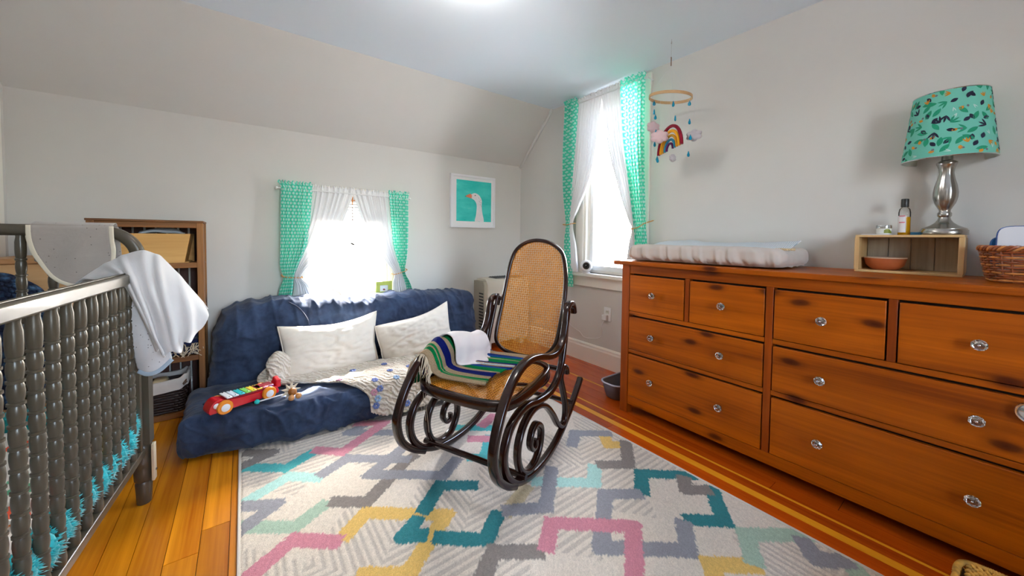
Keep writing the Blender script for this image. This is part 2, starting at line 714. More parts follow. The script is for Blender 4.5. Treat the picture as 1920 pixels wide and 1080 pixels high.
# white casing on the left wall, close to the corner
b = MB()
b.box(LX, LX + .016, 2.93, 3.085, 0, 1.84)
structure('trim_1', 'white casing on the left wall beside the corner', b, TRIMW, bevel=.003)
t = thing('door_latch', 'black metal latch plate on the white casing beside the corner', 'latch', (LX + .016, 3.035, 0.885), PI / 2)
b = MB()
b.box(-.02, .012, -.004, 0.001, -.05, .05)
b.build('plate', BLACKPL, t, bevel=.002)
b = MB()
b.tube([(0, -.004, .03), (0, -.016, .02), (0, -.018, -.02), (0, -.004, -.03)], .004, 8)
b.build('bar', BLACKPL, t)

# cove strip along the slope where it meets the gable wall
b = MB()
d = Vector((0, -SLA, HC - HK)).normalized()
nrm = Vector((0, -d.z, d.y))
nrm = -nrm if nrm.z > 0 else nrm
c0 = Vector((GX - .012, KY, HK))
c1 = Vector((GX - .012, KY - SLA, HC))
b.obox((c0 + c1) / 2 + nrm * .012, (1, 0, 0), d, nrm, .024, (c1 - c0).length + .02, .024)
structure('trim_2', 'white strip along the slope on the gable wall', b, WALL, bevel=.006)


def baseboard(name, label, axis, at, s0, s1, sgn):
    b = MB()
    prof = [(0, 0), (.018, 0), (.018, .13), (.014, .142), (.014, .155), (.008, .165), (0, .168)]
    if axis == 'X':
        b.prism([(at + sgn * p[0], p[1]) for p in prof], 'Y', s0, s1)
    else:
        b.prism([(at + sgn * p[0], p[1]) for p in prof], 'X', s0, s1)
    structure(name, label, b, TRIMW, smooth=False)


baseboard('baseboard_right', 'cream baseboard along the gable wall', 'X', GX, BY, KY, -1)
baseboard('baseboard_back', 'cream baseboard along the knee wall', 'Y', KY, LX, GX, -1)

# ------------------------------------------------------------------ windows


def window(name, label, axis, at, hole, double=True, meet=.62, casing=0.075, sill_h=0.03, sill_out=0.06, apron=0.09, out=1):
    """casing and stool on the room side, two sashes with panes inside the opening"""
    h0, h1, z0, z1 = hole
    root = thing(name, label, None, (0, 0, 0), kind='structure')

    def put(b, a0, a1, d0, d1, c0, c1):
        if axis == 'X':
            b.box(min(at + d0 * out, at + d1 * out), max(at + d0 * out, at + d1 * out), a0, a1, c0, c1)
        else:
            b.box(a0, a1, min(at + d0 * out, at + d1 * out), max(at + d0 * out, at + d1 * out), c0, c1)
    b = MB()
    put(b, h0 - casing, h0 + .004, -.02, .0, z0, z1 + casing * .7)
    put(b, h1 - .004, h1 + casing, -.02, .0, z0, z1 + casing * .7)
    put(b, h0 + .004, h1 - .004, -.02, .0, z1 - .004, z1 + casing * .7)
    b.build('casing', TRIMW, root, bevel=.004)
    b = MB()
    put(b, h0 - casing - .03, h1 + casing + .03, -sill_out, .05, z0 - sill_h, z0)
    put(b, h0 - casing - .01, h1 + casing + .01, -.022, .0, z0 - sill_h - apron, z0 - sill_h)
    b.build('sill', TRIMW, root, bevel=.005)
    b = MB()
    j = .022
    put(b, h0, h0 + j, 0, T, z0, z1)
    put(b, h1 - j, h1, 0, T, z0, z1)
    put(b, h0, h1, 0, T, z1 - j, z1)
    put(b, h0, h1, .05, T, z0, z0 + j)
    b.build('jamb', TRIMW, root, bevel=.002)
    zm = z0 + (z1 - z0) * meet if double else None
    spans = [(z0 + j, zm + .02, .055), (zm - .02, z1 - j, .095)] if double else [(z0 + j, z1 - j, .07)]
    for s0, s1, dd in spans:
        b = MB()
        f = .034
        put(b, h0 + j, h0 + j + f, dd, dd + .03, s0, s1)
        put(b, h1 - j - f, h1 - j, dd, dd + .03, s0, s1)
        put(b, h0 + j + f, h1 - j - f, dd, dd + .03, s0, s0 + f * 1.2)
        put(b, h0 + j + f, h1 - j - f, dd, dd + .03, s1 - f, s1)
        sash = b.build('sash', SASHW, root, bevel=.003)
        b = MB()
        put(b, h0 + j + f - .004, h1 - j - f + .004, dd + .012, dd + .016, s0 + f, s1 - f + .004)
        b.build('pane', PANE, sash, smooth=False)
    return root


window('window_1', 'small white sash window in the knee wall above the futon', 'Y', KY, W1, casing=.07, meet=.765)
window('window_2', 'tall white sash window in the gable wall beside the dresser', 'X', GX, W2, casing=.08)
window('fill_window', 'unseen window added behind the camera to let in sky light', 'Y', BY, W3, out=-1)

# pleated shade drawn up to the top of the small window
t = thing('pleated_shade', 'pale pleated shade drawn up at the top of the small window', 'shade', ((W1[0] + W1[1]) / 2, KY + .030, W1[3] - .022))
b = MB()
hw = (W1[1] - W1[0]) / 2 - .026
b.loft([[(-hw, (.010 if k % 2 else -.010), -.012 * k), (hw, (.010 if k % 2 else -.010), -.012 * k)] for k in range(15)], closed_ring=False)
b.build('pleats', mat('grey_white_pleats', C(206, 208, 208), .9, transl=.3), t, angle=0, solid=.002)
b = MB()
b.box(-hw, hw, -.012, .012, -.190, -.170)
b.build('bottom_rail', SASHW, t, bevel=.003)

# ground and bare trees outside, seen only faintly through the glass
b = MB()
b.box(-40, 60, -40, 60, -3.6, -3.5)
structure('ground', 'pale ground outside the house', b, mat('pale_winter_ground', C(216, 214, 208), 0.95, vary=.15, vscale=.6))
BARK = mat('grey_brown_bark', C(150, 132, 116), 0.9, vary=.2, vscale=5)


def bare_tree(x, y, h, seed, label):
    rnd = random.Random(seed)
    t = thing('bare_tree', label, 'tree', (x, y, -3.5), group=None)
    b = MB()
    pts = [(rnd.uniform(-.1, .1) * k, rnd.uniform(-.1, .1) * k, h * k / 5) for k in range(6)]
    b.tube(cr(pts, 4), [.16 * (1 - .85 * i / 20) for i in range(21)], 8)
    b.build('trunk', BARK, t)
    b = MB()
    for k in range(34):
        z = h * rnd.uniform(.25, .97)
        a = rnd.uniform(0, 2 * PI)
        L = (h - z) * .35 + .5
        p0 = Vector((0, 0, z))
        p1 = p0 + Vector((math.cos(a) * L * .5, math.sin(a) * L * .5, L * .35))
        p2 = p0 + Vector((math.cos(a + .3) * L, math.sin(a + .3) * L, L * .9))
        b.tube([p0, p1, p2], [.035, .02, .006], 5)
        for m in range(3):
            s = p0.lerp(p1, .4 + .2 * m)
            aa = a + rnd.uniform(-1.2, 1.2)
            b.tube([s, s + Vector((math.cos(aa) * .4, math.sin(aa) * .4, .35))], [.012, .004], 4)
    b.build('branches', BARK, t)


bare_tree(9.5, 7.6, 6.6, 3, 'bare tree outside the tall window, nearest the sash edge')
bare_tree(14.5, 8.2, 5.6, 5, 'bare tree outside the tall window, middle of the view')
bare_tree(13.5, 14.6, 7.0, 8, 'bare tree far outside the tall window, half hidden by its frame')

# flush ceiling lamp whose glow shows at the top edge of the picture
t = thing('ceiling_lamp', 'round white flush ceiling lamp at the top edge', 'lamp', (LAMP_POS[0], LAMP_POS[1], HC))
b = MB()
b.lathe([(.17, 0), (.17, -.02), (.155, -.028)], 32)
b.build('base', WHITEPL, t)
m, n, l, bs = newmat('opal_glass_lit')
bs.inputs['Base Color'].default_value = (1, 1, 1, 1)
bs.inputs['Emission Color'].default_value = (1.0, 0.95, 0.88, 1)
bs.inputs['Emission Strength'].default_value = LAMP_POWER
b = MB()
b.lathe([(.15, -.028), (.148, -.05), (.125, -.085), (.08, -.108), (.02, -.116), (.001, -.117)], 32)
b.build('shade', m, t)
# ------------------------------------------------------------------ dresser
DX, DY0, DY1, DH = 1.915, -0.19, 1.425, 0.955
t = thing('dresser', 'long honey pine dresser with eight drawers and glass knobs', 'dresser', (2.17, 0.62, 0))
OFF = Vector((-2.17, -0.62, 0))


def dpart(b, name, m, parent=t, **kw):
    for v in b.bm.verts:
        v.co += OFF
    return b.build(name, m, parent, **kw)


FX0 = DX + .012                 # front of the carcass
b = MB()
b.box(DX, DX + .515, DY0 - .03, DY1 + .06, DH - .026, DH)
dpart(b, 'top', PINE, bevel=.004)
for y0, y1 in ((DY0, DY0 + .052), (DY1 - .052, DY1)):
    for x0, x1 in ((FX0, FX0 + .055), (DX + .455, DX + .505)):
        b = MB()
        b.box(x0, x1, y0, y1, 0, DH - .026)
        dpart(b, 'leg', PINEV, bevel=.003)
for y0 in (DY0 + .012, DY1 - .034):
    b = MB()
    b.box(FX0 + .055, DX + .455, y0, y0 + .022, .075, DH - .026)
    dpart(b, 'side_panel', PINE, smooth=False)
b = MB()
b.box(DX + .47, DX + .48, DY0 + .05, DY1 - .05, .075, DH - .03)
b.box(FX0 + .45, DX + .47, DY0 + .05, DY1 - .05, .075, .085)
dpart(b, 'back_panel', PINE, smooth=False)
b = MB()
b.box(FX0 + .05, FX0 + .06, DY0 + .05, DY1 - .05, .07, DH - .03)
b.box(FX0 + .06, FX0 + .45, DY0 + .05, DY1 - .05, .07, .08)
dpart(b, 'inner_carcass', SLOT, smooth=False)
YL, YM, YR = DY1 - .052, 0.624, DY0 + .052
LY = ((YM + .015, YL), (YR, YM - .015))
for nm, z0, z1 in (('top_rail', .880, .929), ('base_rail', .058, .114)):
    b = MB()
    b.box(FX0 + .006, FX0 + .03, DY0 + .052, DY1 - .052, z0, z1)
    dpart(b, nm, PINE, bevel=.002)
for y0, y1 in LY:
    for z0, z1 in ((.622, .645), (.386, .408)):
        b = MB()
        b.box(FX0 + .006, FX0 + .03, y0, y1, z0, z1)
        dpart(b, 'rail', PINE, bevel=.002)
b = MB()
b.box(FX0 + .004, FX0 + .05, YM - .015, YM + .015, .114, .880)
dpart(b, 'centre_post', PINEV, bevel=.002)
DIV = (1.0085, 0.2325)
for y in DIV:
    b = MB()
    b.box(FX0 + .005, FX0 + .04, y - .0125, y + .0125, .645, .880)
    dpart(b, 'divider', PINEV, bevel=.002)
# one cut-glass knob, shared by all drawers
kb = MB()
kb.mi = 0
Mx = Matrix.Rotation(-PI / 2, 4, 'Y')     # knob axis points to -x
prof = [(.0075, .0), (.008, .004), (.0065, .010), (.0075, .014)]
kb.lathe(prof, 16, M=Mx)
kb.mi = 1
kb.lathe([(.006, .0141), (.013, .018), (.0185, .025), (.0185, .029), (.012, .034), (.0045, .036)], 10, M=Mx)
kb.mi = 2
kb.lathe([(.0042, .0361), (.003, .0375), (.0005, .038)], 10, M=Mx)
bmesh.ops.recalc_face_normals(kb.bm, faces=kb.bm.faces)
kme = bpy.data.meshes.new('knob')
kb.bm.to_mesh(kme)
kb.bm.free()
for x in (STEEL, KNOBG, CHROME):
    kme.materials.append(x)
for f in kme.polygons:
    f.use_smooth = f.material_index != 1


def drawer(y0, y1, z0, z1, knobs):
    g = .0045
    b = MB()
    b.box(FX0 + .001, FX0 + .021, y0 + g, y1 - g, z0 + .003, z1 - .0095)
    b.box(FX0 + .021, FX0 + .03, y0 + .02, y1 - .02, z0 + .02, z1 - .02)
    o = dpart(b, 'drawer', PINE, bevel=.0022)
    for y in knobs:
        k = bpy.data.objects.new('knob', kme)
        COL.objects.link(k)
        k.parent = o
        k.location = Vector((FX0 + .001, y, (z0 + z1) / 2)) + OFF


drawer(DIV[0] + .0125, YL, .645, .880, (1.203,))
drawer(YM + .015, DIV[0] - .0125, .645, .880, (.822,))
drawer(DIV[1] + .0125, YM - .015, .645, .880, (.432,))
drawer(YR, DIV[1] - .0125, .645, .880, (.033,))
for (y0, y1), kn in zip(LY, ((1.204, .822), (.43, .03))):
    drawer(y0, y1, .408, .622, kn)
    drawer(y0, y1, .114, .386, kn)

# ------------------------------------------------------------------ rug
RUG = {'pink': [[(0.846, 0.917), (0.931, 0.985), (1.167, 0.792), (0.996, 0.666)], [(0.01, 1.391), (0.132, 1.467), (0.249, 1.372)], [(0.29, 2.026), (0.388, 1.935), (0.646, 2.101), (0.528, 2.181)], [(0.977, 1.661), (1.047, 1.611)], [(1.1, 1.751), (1.21, 1.805)]], 'slate': [[(1.33, 0.89), (1.222, 0.967), (0.996, 0.802), (1.233, 0.617), (1.333, 0.682)], [(1.146, 1.219), (0.968, 1.058), (0.834, 1.133)], [(-0.03, 1.78), (0.094, 1.707), (-0.03, 1.62)], [(0.531, 2.135), (0.46, 2.109), (0.654, 1.97)], [(0.283, 1.807), (0.398, 1.866), (0.623, 1.694)], [(0.634, 1.785), (0.452, 1.675), (0.584, 1.582), (0.717, 1.477), (0.819, 1.544)], [(1.379, 1.311), (1.472, 1.38), (1.615, 1.271)], [(1.606, 0.387), (1.553, 0.34), (1.624, 0.282)]], 'taupe': [[(0.603, 0.951), (0.683, 1.008), (0.804, 0.92)], [(0.663, 1.693), (0.626, 1.682), (0.394, 1.507), (0.289, 1.583)], [(-0.03, 2.08), (0.105, 2.131), (0.009, 2.199)], [(1.617, 1.153), (1.475, 1.032), (1.369, 1.108)], [(1.587, 0.82), (1.529, 0.779), (1.594, 0.728)]], 'mint': [[(1.322, 1.112), (1.238, 1.043), (1.038, 1.197)], [(0.01, 1.8), (0.153, 1.876), (0.259, 1.789)]], 'sage': [[(1.374, 0.465), (1.474, 0.526), (1.651, 0.392)], [(-0.03, 1.655), (0.145, 1.529), (0.246, 1.589)], [(1.631, 0.275), (1.589, 0.236)]], 'teal': [[(1.367, 0.887), (1.466, 0.958), (1.636, 0.818)], [(1.621, 0.713), (1.475, 0.602), (1.375, 0.681)], [(0.567, 1.332), (0.677, 1.425), (0.792, 1.342)], [(0.557, 1.171), (0.688, 1.065), (0.784, 1.137)], [(0.507, 1.22), (0.454, 1.252), (0.516, 1.294)]], 'aqua': [[(0.017, 2.05), (0.15, 1.95), (0.261, 2.014)], [(0.893, 1.517), (0.945, 1.48), (1.061, 1.614)], [(0.971, 1.807), (1.119, 1.695)]], 'sand': [[(0.831, 1.131), (0.968, 1.191)]], 'yellow': [[(1.207, 0.513), (1.242, 0.543), (1.348, 0.459)], [(0.286, 1.381), (0.374, 1.45), (0.625, 1.256), (0.404, 1.095)], [(0.296, 1.18), (0.393, 1.111)], [(1.577, 1.258), (1.531, 1.196), (1.593, 1.152)]]}
RUGC = {'pink': C(206, 136, 150), 'slate': C(148, 148, 154), 'taupe': C(138, 130, 124), 'mint': C(172, 214, 206), 'sage': C(168, 192, 172), 'teal': C(44, 124, 130), 'aqua': C(82, 184, 184), 'sand': C(196, 180, 146), 'yellow': C(224, 186, 106)}
# loose continuation towards the unseen near end
RUG['taupe'] += [[(0.30, .55), (.42, .64), (.54, .55)], [(1.0, .1), (1.12, .19), (1.3, .06)]]
RUG['teal'] += [[(.1, .75), (.24, .85), (.36, .76)], [(1.3, .1), (1.42, .02)]]
RUG['pink'] += [[(.62, .36), (.74, .45), (.9, .33)]]
RUG['yellow'] += [[(.1, .2), (.22, .29), (.38, .17)]]
RX0, RX1, RY0, RY1, RZ = -0.025, 1.655, -0.25, 2.46, 0.012
segs = []
for k, L in RUG.items():
    for pl_ in L:
        for a, c in zip(pl_[:-1], pl_[1:]):
            segs.append((a, c, RUGC[k]))


def rug_colour(x, y):
    jx, jy = x + random.uniform(-.0035, .0035), y + random.uniform(-.0035, .0035)
    for (ax, ay), (bx, by), col in segs:
        ux, uy = bx - ax, by - ay
        L = math.hypot(ux, uy)
        ux, uy = ux / L, uy / L
        px, py = jx - ax, jy - ay
        s = px * ux + py * uy
        if -.026 < s < L + .026 and abs(py * ux - px * uy) < .0315:
            return col[:3], 0.0
    # cream ground: plain and ribbed fields, ribs along x or along y
    u = (x * .766 + y * .643) / .245
    w = (x * .766 - y * .643) / .245
    k = (math.floor(u) * 2 + math.floor(w) * 3) % 5
    base = (0.74, 0.66, 0.56)
    if k in (0, 2):
        s = math.sin(y * 2 * PI / .030)
    elif k == 4:
        s = math.sin(x * 2 * PI / .026)
    else:
        return base, 0.0
    if s < -.15:
        return (0.56, 0.50, 0.43), -.002
    return base, 0.0


t = thing('rug', 'cream area rug with overlapping coloured square outlines', 'rug', (.815, 1.1, 0))
nx, ny = 300, 470
me = bpy.data.meshes.new('pile')
vs, cols = [], []
for i in range(nx + 1):
    for j in range(ny + 1):
        x = RX0 + (RX1 - RX0) * i / nx
        y = RY0 + (RY1 - RY0) * j / ny
        c, dz = rug_colour(x, y)
        e = random.uniform(.90, 1.06)
        edge = min(i, nx - i, j, ny - j)
        z = RZ + dz + random.uniform(-.0018, .0014) - (0 if edge > 1 else .006)
        vs.append((x - .815, y - 1.1, z))
        cols += [c[0] * e, c[1] * e, c[2] * e, 1.0]
fs = [(i * (ny + 1) + j, (i + 1) * (ny + 1) + j, (i + 1) * (ny + 1) + j + 1, i * (ny + 1) + j + 1) for i in range(nx) for j in range(ny)]
me.from_pydata(vs, [], fs)
ca = me.color_attributes.new('yarn', 'FLOAT_COLOR', 'POINT')
ca.data.foreach_set('color', cols)
m, n, l, bs = newmat('rug_yarn')
at = n.new('ShaderNodeAttribute')
at.attribute_name = 'yarn'
ny_ = noise_node(n, l, 260, 2, .6, pos_vec(n, l))
rr = ramp(n, l, ny_.outputs[0], [(.3, (.82, .82, .82)), (.7, (1.08, 1.08, 1.08))])
l.new(mixc(n, l, 1.0, at.outputs['Color'], rr.outputs[0], 'MULTIPLY'), bs.inputs['Base Color'])
bs.inputs['Roughness'].default_value = 1.0
bs.inputs['Specular IOR Level'].default_value = 0.05
bs.inputs['Sheen Weight'].default_value = 0.15
bump(n, l, bs, ny_.outputs[0], .5, .004)
me.materials.append(m)
place('pile', me, t, smooth=True, angle=0)
b = MB()
b.box(RX0 - .815, RX1 - .815, RY0 - 1.1, RY1 - 1.1, .0005, .0075)
b.build('backing', mat('rug_backing', C(214, 206, 192), .95), t, smooth=False)
b = MB()
x0, x1, y0, y1 = RX0 - .815, RX1 - .815, RY0 - 1.1, RY1 - 1.1
b.tube([(x0, y0, .006), (x0, y1, .006), (x1, y1, .006), (x1, y0, .006)], .0055, 6, closed=True)
b.build('binding', mat('rug_binding', C(206, 200, 190), .9), t)

# ------------------------------------------------------------------ rocking chair
CH = thing('rocking_chair', 'dark bentwood rocking chair with cane seat and back', 'chair', (0.996, 1.476, 0.0105), math.atan2(-0.41257, -0.91093))
# local axes: x = forward (f), y = sideways; the near side of the picture is y = +0.245
SIDE = 0.245
sgn_near = 1.0


def loc2(f, s, z):
    return (f, s, z)


arm = [(-.345, .690), (-.330, .645), (-.286, .547), (-.213, .503), (-.109, .506), (.016, .540), (.120, .553), (.213, .536), (.290, .487), (.359, .402), (.398, .318), (.405, .262), (.380, .185), (.315, .118), (.24, .072)]
post = [(-.455, .660), (-.440, .700), (-.395, .722), (-.345, .700), (-.325, .640), (-.312, .541), (-.268, .420), (-.200, .350), (-.100, .325), (.030, .338), (.120, .358), (.215, .355), (.290, .318), (.328, .242), (.311, .162), (.245, .090), (.150, .045), (.040, .022), (-.100, .018), (-.230, .040), (-.360, .090), (-.480, .160), (-.590, .235)]
spiral = [(-.350, .345), (-.338, .378), (-.300, .398), (-.268, .380), (-.262, .340), (-.300, .262), (-.335, .180), (-.335, .112), (-.295, .080), (-.230, .115), (-.150, .205), (-.060, .282), (.040, .316), (.129, .305), (.192, .258), (.215, .185), (.185, .103), (.112, .062), (.035, .072), (-.012, .130), (-.015, .196), (.034, .236), (.080, .222), (.100, .175), (.075, .138), (.042, .140), (.040, .168)]


def rr_prof(a, b_, r=.006):
    """rounded-rectangle profile"""
    p = []
    for sx, sy, a0 in ((1, 1, 0), (-1, 1, 90), (-1, -1, 180), (1, -1, 270)):
        for k in range(3):
            an = math.radians(a0 + 45 * k)
            p.append((sx * (a - r) + r * math.cos(an), sy * (b_ - r) + r * math.sin(an)))
    return p


for s in (SIDE, -SIDE):
    for nm, pts, w, d, off in (('arm', arm, .0145, .019, 0), ('post_and_rocker', post, .0145, .017, 0), ('scroll', spiral, .012, .017, 0)):
        path = [(p[0], s + off, p[1]) for p in cr(pts, 6)]
        b = MB()
        k = len(path)
        sc_ = [1.0 - .25 * max(0, (i - k * .8) / (k * .2)) if nm == 'scroll' else 1.0 for i in range(k)]
        b.sweep(path, rr_prof(w, d, .008), up=(0, 1, 0), scale=sc_)
        b.build(nm, BENT, CH, angle=60)
# rods between the two sides
b = MB()
b.tube([(.185, -.285, .083), (.185, .272, .083)], .0135, 12)
b.build('front_stretcher', BENT, CH)
b = MB()
b.tube([(-.44, -.25, .150), (-.44, .25, .150)], .0125, 12)
b.build('rear_stretcher', BENT, CH)
b = MB()
b.tube([(-.262, -.25, .395), (-.262, .25, .395)], .0135, 12)
b.build('cross_rail', BENT, CH)
# inner loop under the far arm, seen past the seat
for s in (SIDE, -SIDE):
    b = MB()
    pts = [(.175, .520), (.113, .522), (.018, .508), (-.102, .461), (-.184, .405), (-.180, .358), (-.074, .358), (.07, .421), (.16, .455)]
    b.tube([(p[0], s * .84, p[1]) for p in cr(pts, 5)], .0085, 10)
    b.build('arm_loop', BENT, CH)


def cane_panel(outline, name, place_fn, pitch=.0135):
    """open six-way cane: flat strands in four directions clipped to an outline (2-D), thin but solid"""
    b = MB()
    cen = Vector((sum(p[0] for p in outline) / len(outline), sum(p[1] for p in outline) / len(outline)))

    def clip(n_, d_):
        ts = []
        tdir = Vector((-n_[1], n_[0]))
        m_ = len(outline)
        for i in range(m_):
            p, q = outline[i], outline[(i + 1) % m_]
            a_, c_ = p[0] * n_[0] + p[1] * n_[1] - d_, q[0] * n_[0] + q[1] * n_[1] - d_
            if (a_ < 0) != (c_ < 0):
                t_ = a_ / (a_ - c_)
                x_ = (p[0] + (q[0] - p[0]) * t_, p[1] + (q[1] - p[1]) * t_)
                ts.append(x_[0] * tdir[0] + x_[1] * tdir[1])
        return (min(ts), max(ts), tdir) if len(ts) >= 2 else None
    layers = (((1, 0), pitch, .0043, .0008), ((0, 1), pitch, .0043, 0.0), ((.7071, .7071), pitch / .7071 / 1, .0019, .0014), ((.7071, -.7071), pitch / .7071 / 1, .0019, -.0007))
    for n_, st, w, h in layers:
        base = cen[0] * n_[0] + cen[1] * n_[1]
        for k in range(-70, 71):
            d_ = base + (k + (.5 if w < .003 else 0)) * st
            c_ = clip(n_, d_)
            if not c_ or c_[1] - c_[0] < .004:
                continue
            a0, a1, td = c_
            ns = 3
            prev = None
            for i in range(ns + 1):
                a_ = a0 + (a1 - a0) * i / ns
                p0 = (n_[0] * (d_ - w / 2) + td[0] * a_, n_[1] * (d_ - w / 2) + td[1] * a_)
                p1 = (n_[0] * (d_ + w / 2) + td[0] * a_, n_[1] * (d_ + w / 2) + td[1] * a_)
                cur = (b.bm.verts.new(place_fn(*p0, h)), b.bm.verts.new(place_fn(*p1, h)))
                if prev:
                    b.bm.faces.new((prev[0], prev[1], cur[1], cur[0]))
                prev = cur
    o = b.build(name, CANE, CH, smooth=False, solid=.0008, recalc=False)
    return o


# back: tilted plane through (f -.29, z .43) and (f -.49, z 1.09), gently hollow
BT = Vector((-.2, 0, .66)).normalized()
BN = Vector((.66, 0, .2)).normalized()
BO = Vector((-.29, 0, .43))


def back_pt(s, h, off=0.0):
    hollow = -.020 * (1 - (s / .22) ** 2) - .012 * math.sin(PI * min(max(h / .68, 0), 1))
    return BO + Vector((0, s, 0)) + BT * h + BN * (off + hollow)


bo = [(-.005, .672), (-.085, .655), (-.145, .602), (-.172, .506), (-.180, .371), (-.188, .208), (-.190, .095), (-.176, .040), (-.130, .006), (-.060, -.010), (.025, -.012), (.09, -.004), (.150, .022), (.182, .063), (.196, .108), (.206, .224), (.208, .372), (.194, .493), (.160, .596), (.086, .652)]
bsm = [(p[0], p[1]) for p in cr(bo, 6, closed=True)]
b = MB()
b.sweep([back_pt(s, h) for s, h in bsm], rr_prof(.011, .013, .006), up=BN, closed=True)
b.build('back_frame', BENT, CH, angle=60)
cane_panel([(s * .985, .33 + (h - .33) * .99) for s, h in bsm], 'back_cane', lambda s, h, o: back_pt(s, h, o + .004))
bin_ = [(s * .86 + .001, .33 + (h - .33) * .92) for s, h in bsm]
b = MB()
nb = len(bsm)
rings = []
for i in range(nb):
    (s0, h0), (s1, h1) = bsm[i], bin_[i]
    rings.append([back_pt(s0 + (s1 - s0) * .05, h0 + (h1 - h0) * .05, .0045), back_pt(s0 + (s1 - s0) * .38, h0 + (h1 - h0) * .38, .0045)])
b.loft(rings, closed_ring=False, loop=True)
b.build('back_cane_border', CANE, CH, solid=.0015)
# side uprights that hold the back
for s in (.226, -.226):
    b = MB()
    ss = -1 if s < 0 else 1
    b.sweep([(-.282, ss * .236, .41), (-.315, ss * .232, .52), (-.345, ss * .226, .62), (-.385, ss * .217, .74)], rr_prof(.011, .012, .006), up=(0, 1, 0), scale=[1, 1, .95, .6])
    b.build('back_upright', BENT, CH, angle=60)
# seat
SZ = .412
seat = [(.315, 0), (.312, .10), (.295, .180), (.25, .226), (.12, .238), (-.05, .230), (-.17, .205), (-.225, .15), (-.238, 0)]
seat = seat + [(f, -s) for f, s in reversed(seat[1:-1])]
ssm = [(p[0], p[1]) for p in cr(seat, 6, closed=True)]
b = MB()
b.sweep([(f, s, SZ - .004) for f, s in ssm], rr_prof(.016, .021, .007), up=(0, 0, 1), closed=True)
b.build('seat_frame', BENT, CH, angle=60)
cane_panel([(f * .985, s * .985) for f, s in ssm], 'seat_cane', lambda f, s, o: Vector((f, s, SZ + .008 + o)), .0135)

# ------------------------------------------------------------------ futon
FU = thing('futon', 'low futon lounger under a rumpled blue denim cover', 'futon', (.72, 2.62, 0))
FO = Vector((-.72, -2.62, 0))


def wr(p, k=1.0):
    q = Vector(p)
    r1 = abs(fbm((q.x * 1.0, q.y * .8, q.z * 1.4), 3.2, 3))
    r2 = fbm((q.x * 2.2 + 5, q.y * 2.2, q.z * 1.2), 5.5, 3)
    return k * (.020 * (.45 - r1) + .010 * r2)


def ridge(p, s, w=.22):
    """thin raised creases along the zero lines of a noise field"""
    v_ = abs(mnoise.noise(Vector(p) * s))
    return max(0.0, 1 - v_ / w) ** 1.6


b = MB()


def seat_disp(p, nn):
    d = wr(p, .8)
    if nn.y < -.3 and p.z < .2:                       # deep folds down the front
        q = (p.x + .5 * p.z + .06 * fbm((p.x, p.z, 2), 5), p.z * .55, 3)
        d += .020 * ridge(q, 6.5) + .009 * ridge((p.x * 1.3, p.z * 1.6, 9), 11) - .010
    elif nn.z > .3:
        d += .007 * ridge((p.x * .8, p.y * 1.2, 5), 6) - .002
    if p.z < .02:
        d = min(d, 0)
    return d


b.softbox((.67, 2.478, .106), (1.86, .63, .205), .066, (220, 70, 26), seat_disp)
for v in b.bm.verts:
    # plump left end that spills forward, front edge nearer in the middle
    x, y, z = v.co
    k = max(0, min(1, (.35 - x) / .5))
    v.co.y += -.0 + .10 * k * k * (1 if y < 2.45 else .3) * max(0, 1 - (y - 2.2) / .5)
    v.co.z = max(.0142 if x > -.035 else .001, z + .008 * math.sin(x * 5) * (z > .1))
    v.co += FO
b.build('seat_cushion', DENIM, FU, angle=0)
b = MB()


def back_disp(p, nn):
    d = wr((p[0] + 4, p[1], p[2]), .9)
    if nn.y < .3:
        h_ = max(0, p[2] / .66)
        d += .013 * ridge((p[0] * 2.4 + .3 * p[2], p[2] * .35, 1), 5.5) * h_ ** 2
        d += .012 * ridge((p[0] * .7 - p[2] * .8, p[2] * .7 + p[0] * .5, 4), 4.2) * (1 if p[0] < .5 else .5)
        d += .006 * ridge((p[0] * 1.1, p[2] * 1.4, 8), 9)
    return d


b.softbox((.77, 2.935, .335), (1.80, .30, .66), .10, (220, 34, 80), back_disp)
for v in b.bm.verts:
    x, y, z = v.co
    v.co.y -= .10 * (1 - z / .62) * (1 if y < 2.95 else 0)      # leans back against the wall
    if x < .25:                                                # sloping left shoulder
        kk = (.25 - x) / .38
        v.co.x -= .045 * (1 - z / .66) * max(0, kk)
        v.co.z -= .05 * max(0, kk) ** 2 * (z / .66)
    v.co.z += (-.036 * max(0, min(1, (x - .05) / .5)) - .030 * max(0, min(1, (x - .9) / .7))) * (z / .66) + .010
    v.co.z = max(.004, v.co.z)
    v.co += FO
b.build('backrest', DENIM, FU, angle=0)
# long seams of the cover
b = MB()
ctr = [(.24, 2.775, .655), (.29, 2.74, .62), (.33, 2.715, .56), (.36, 2.70, .48)]
b.tube([Vector(p) + FO for p in cr(ctr, 6)], .004, 6)
b.build('cover_seam', fabric('denim_seam', C(44, 54, 80)), FU)
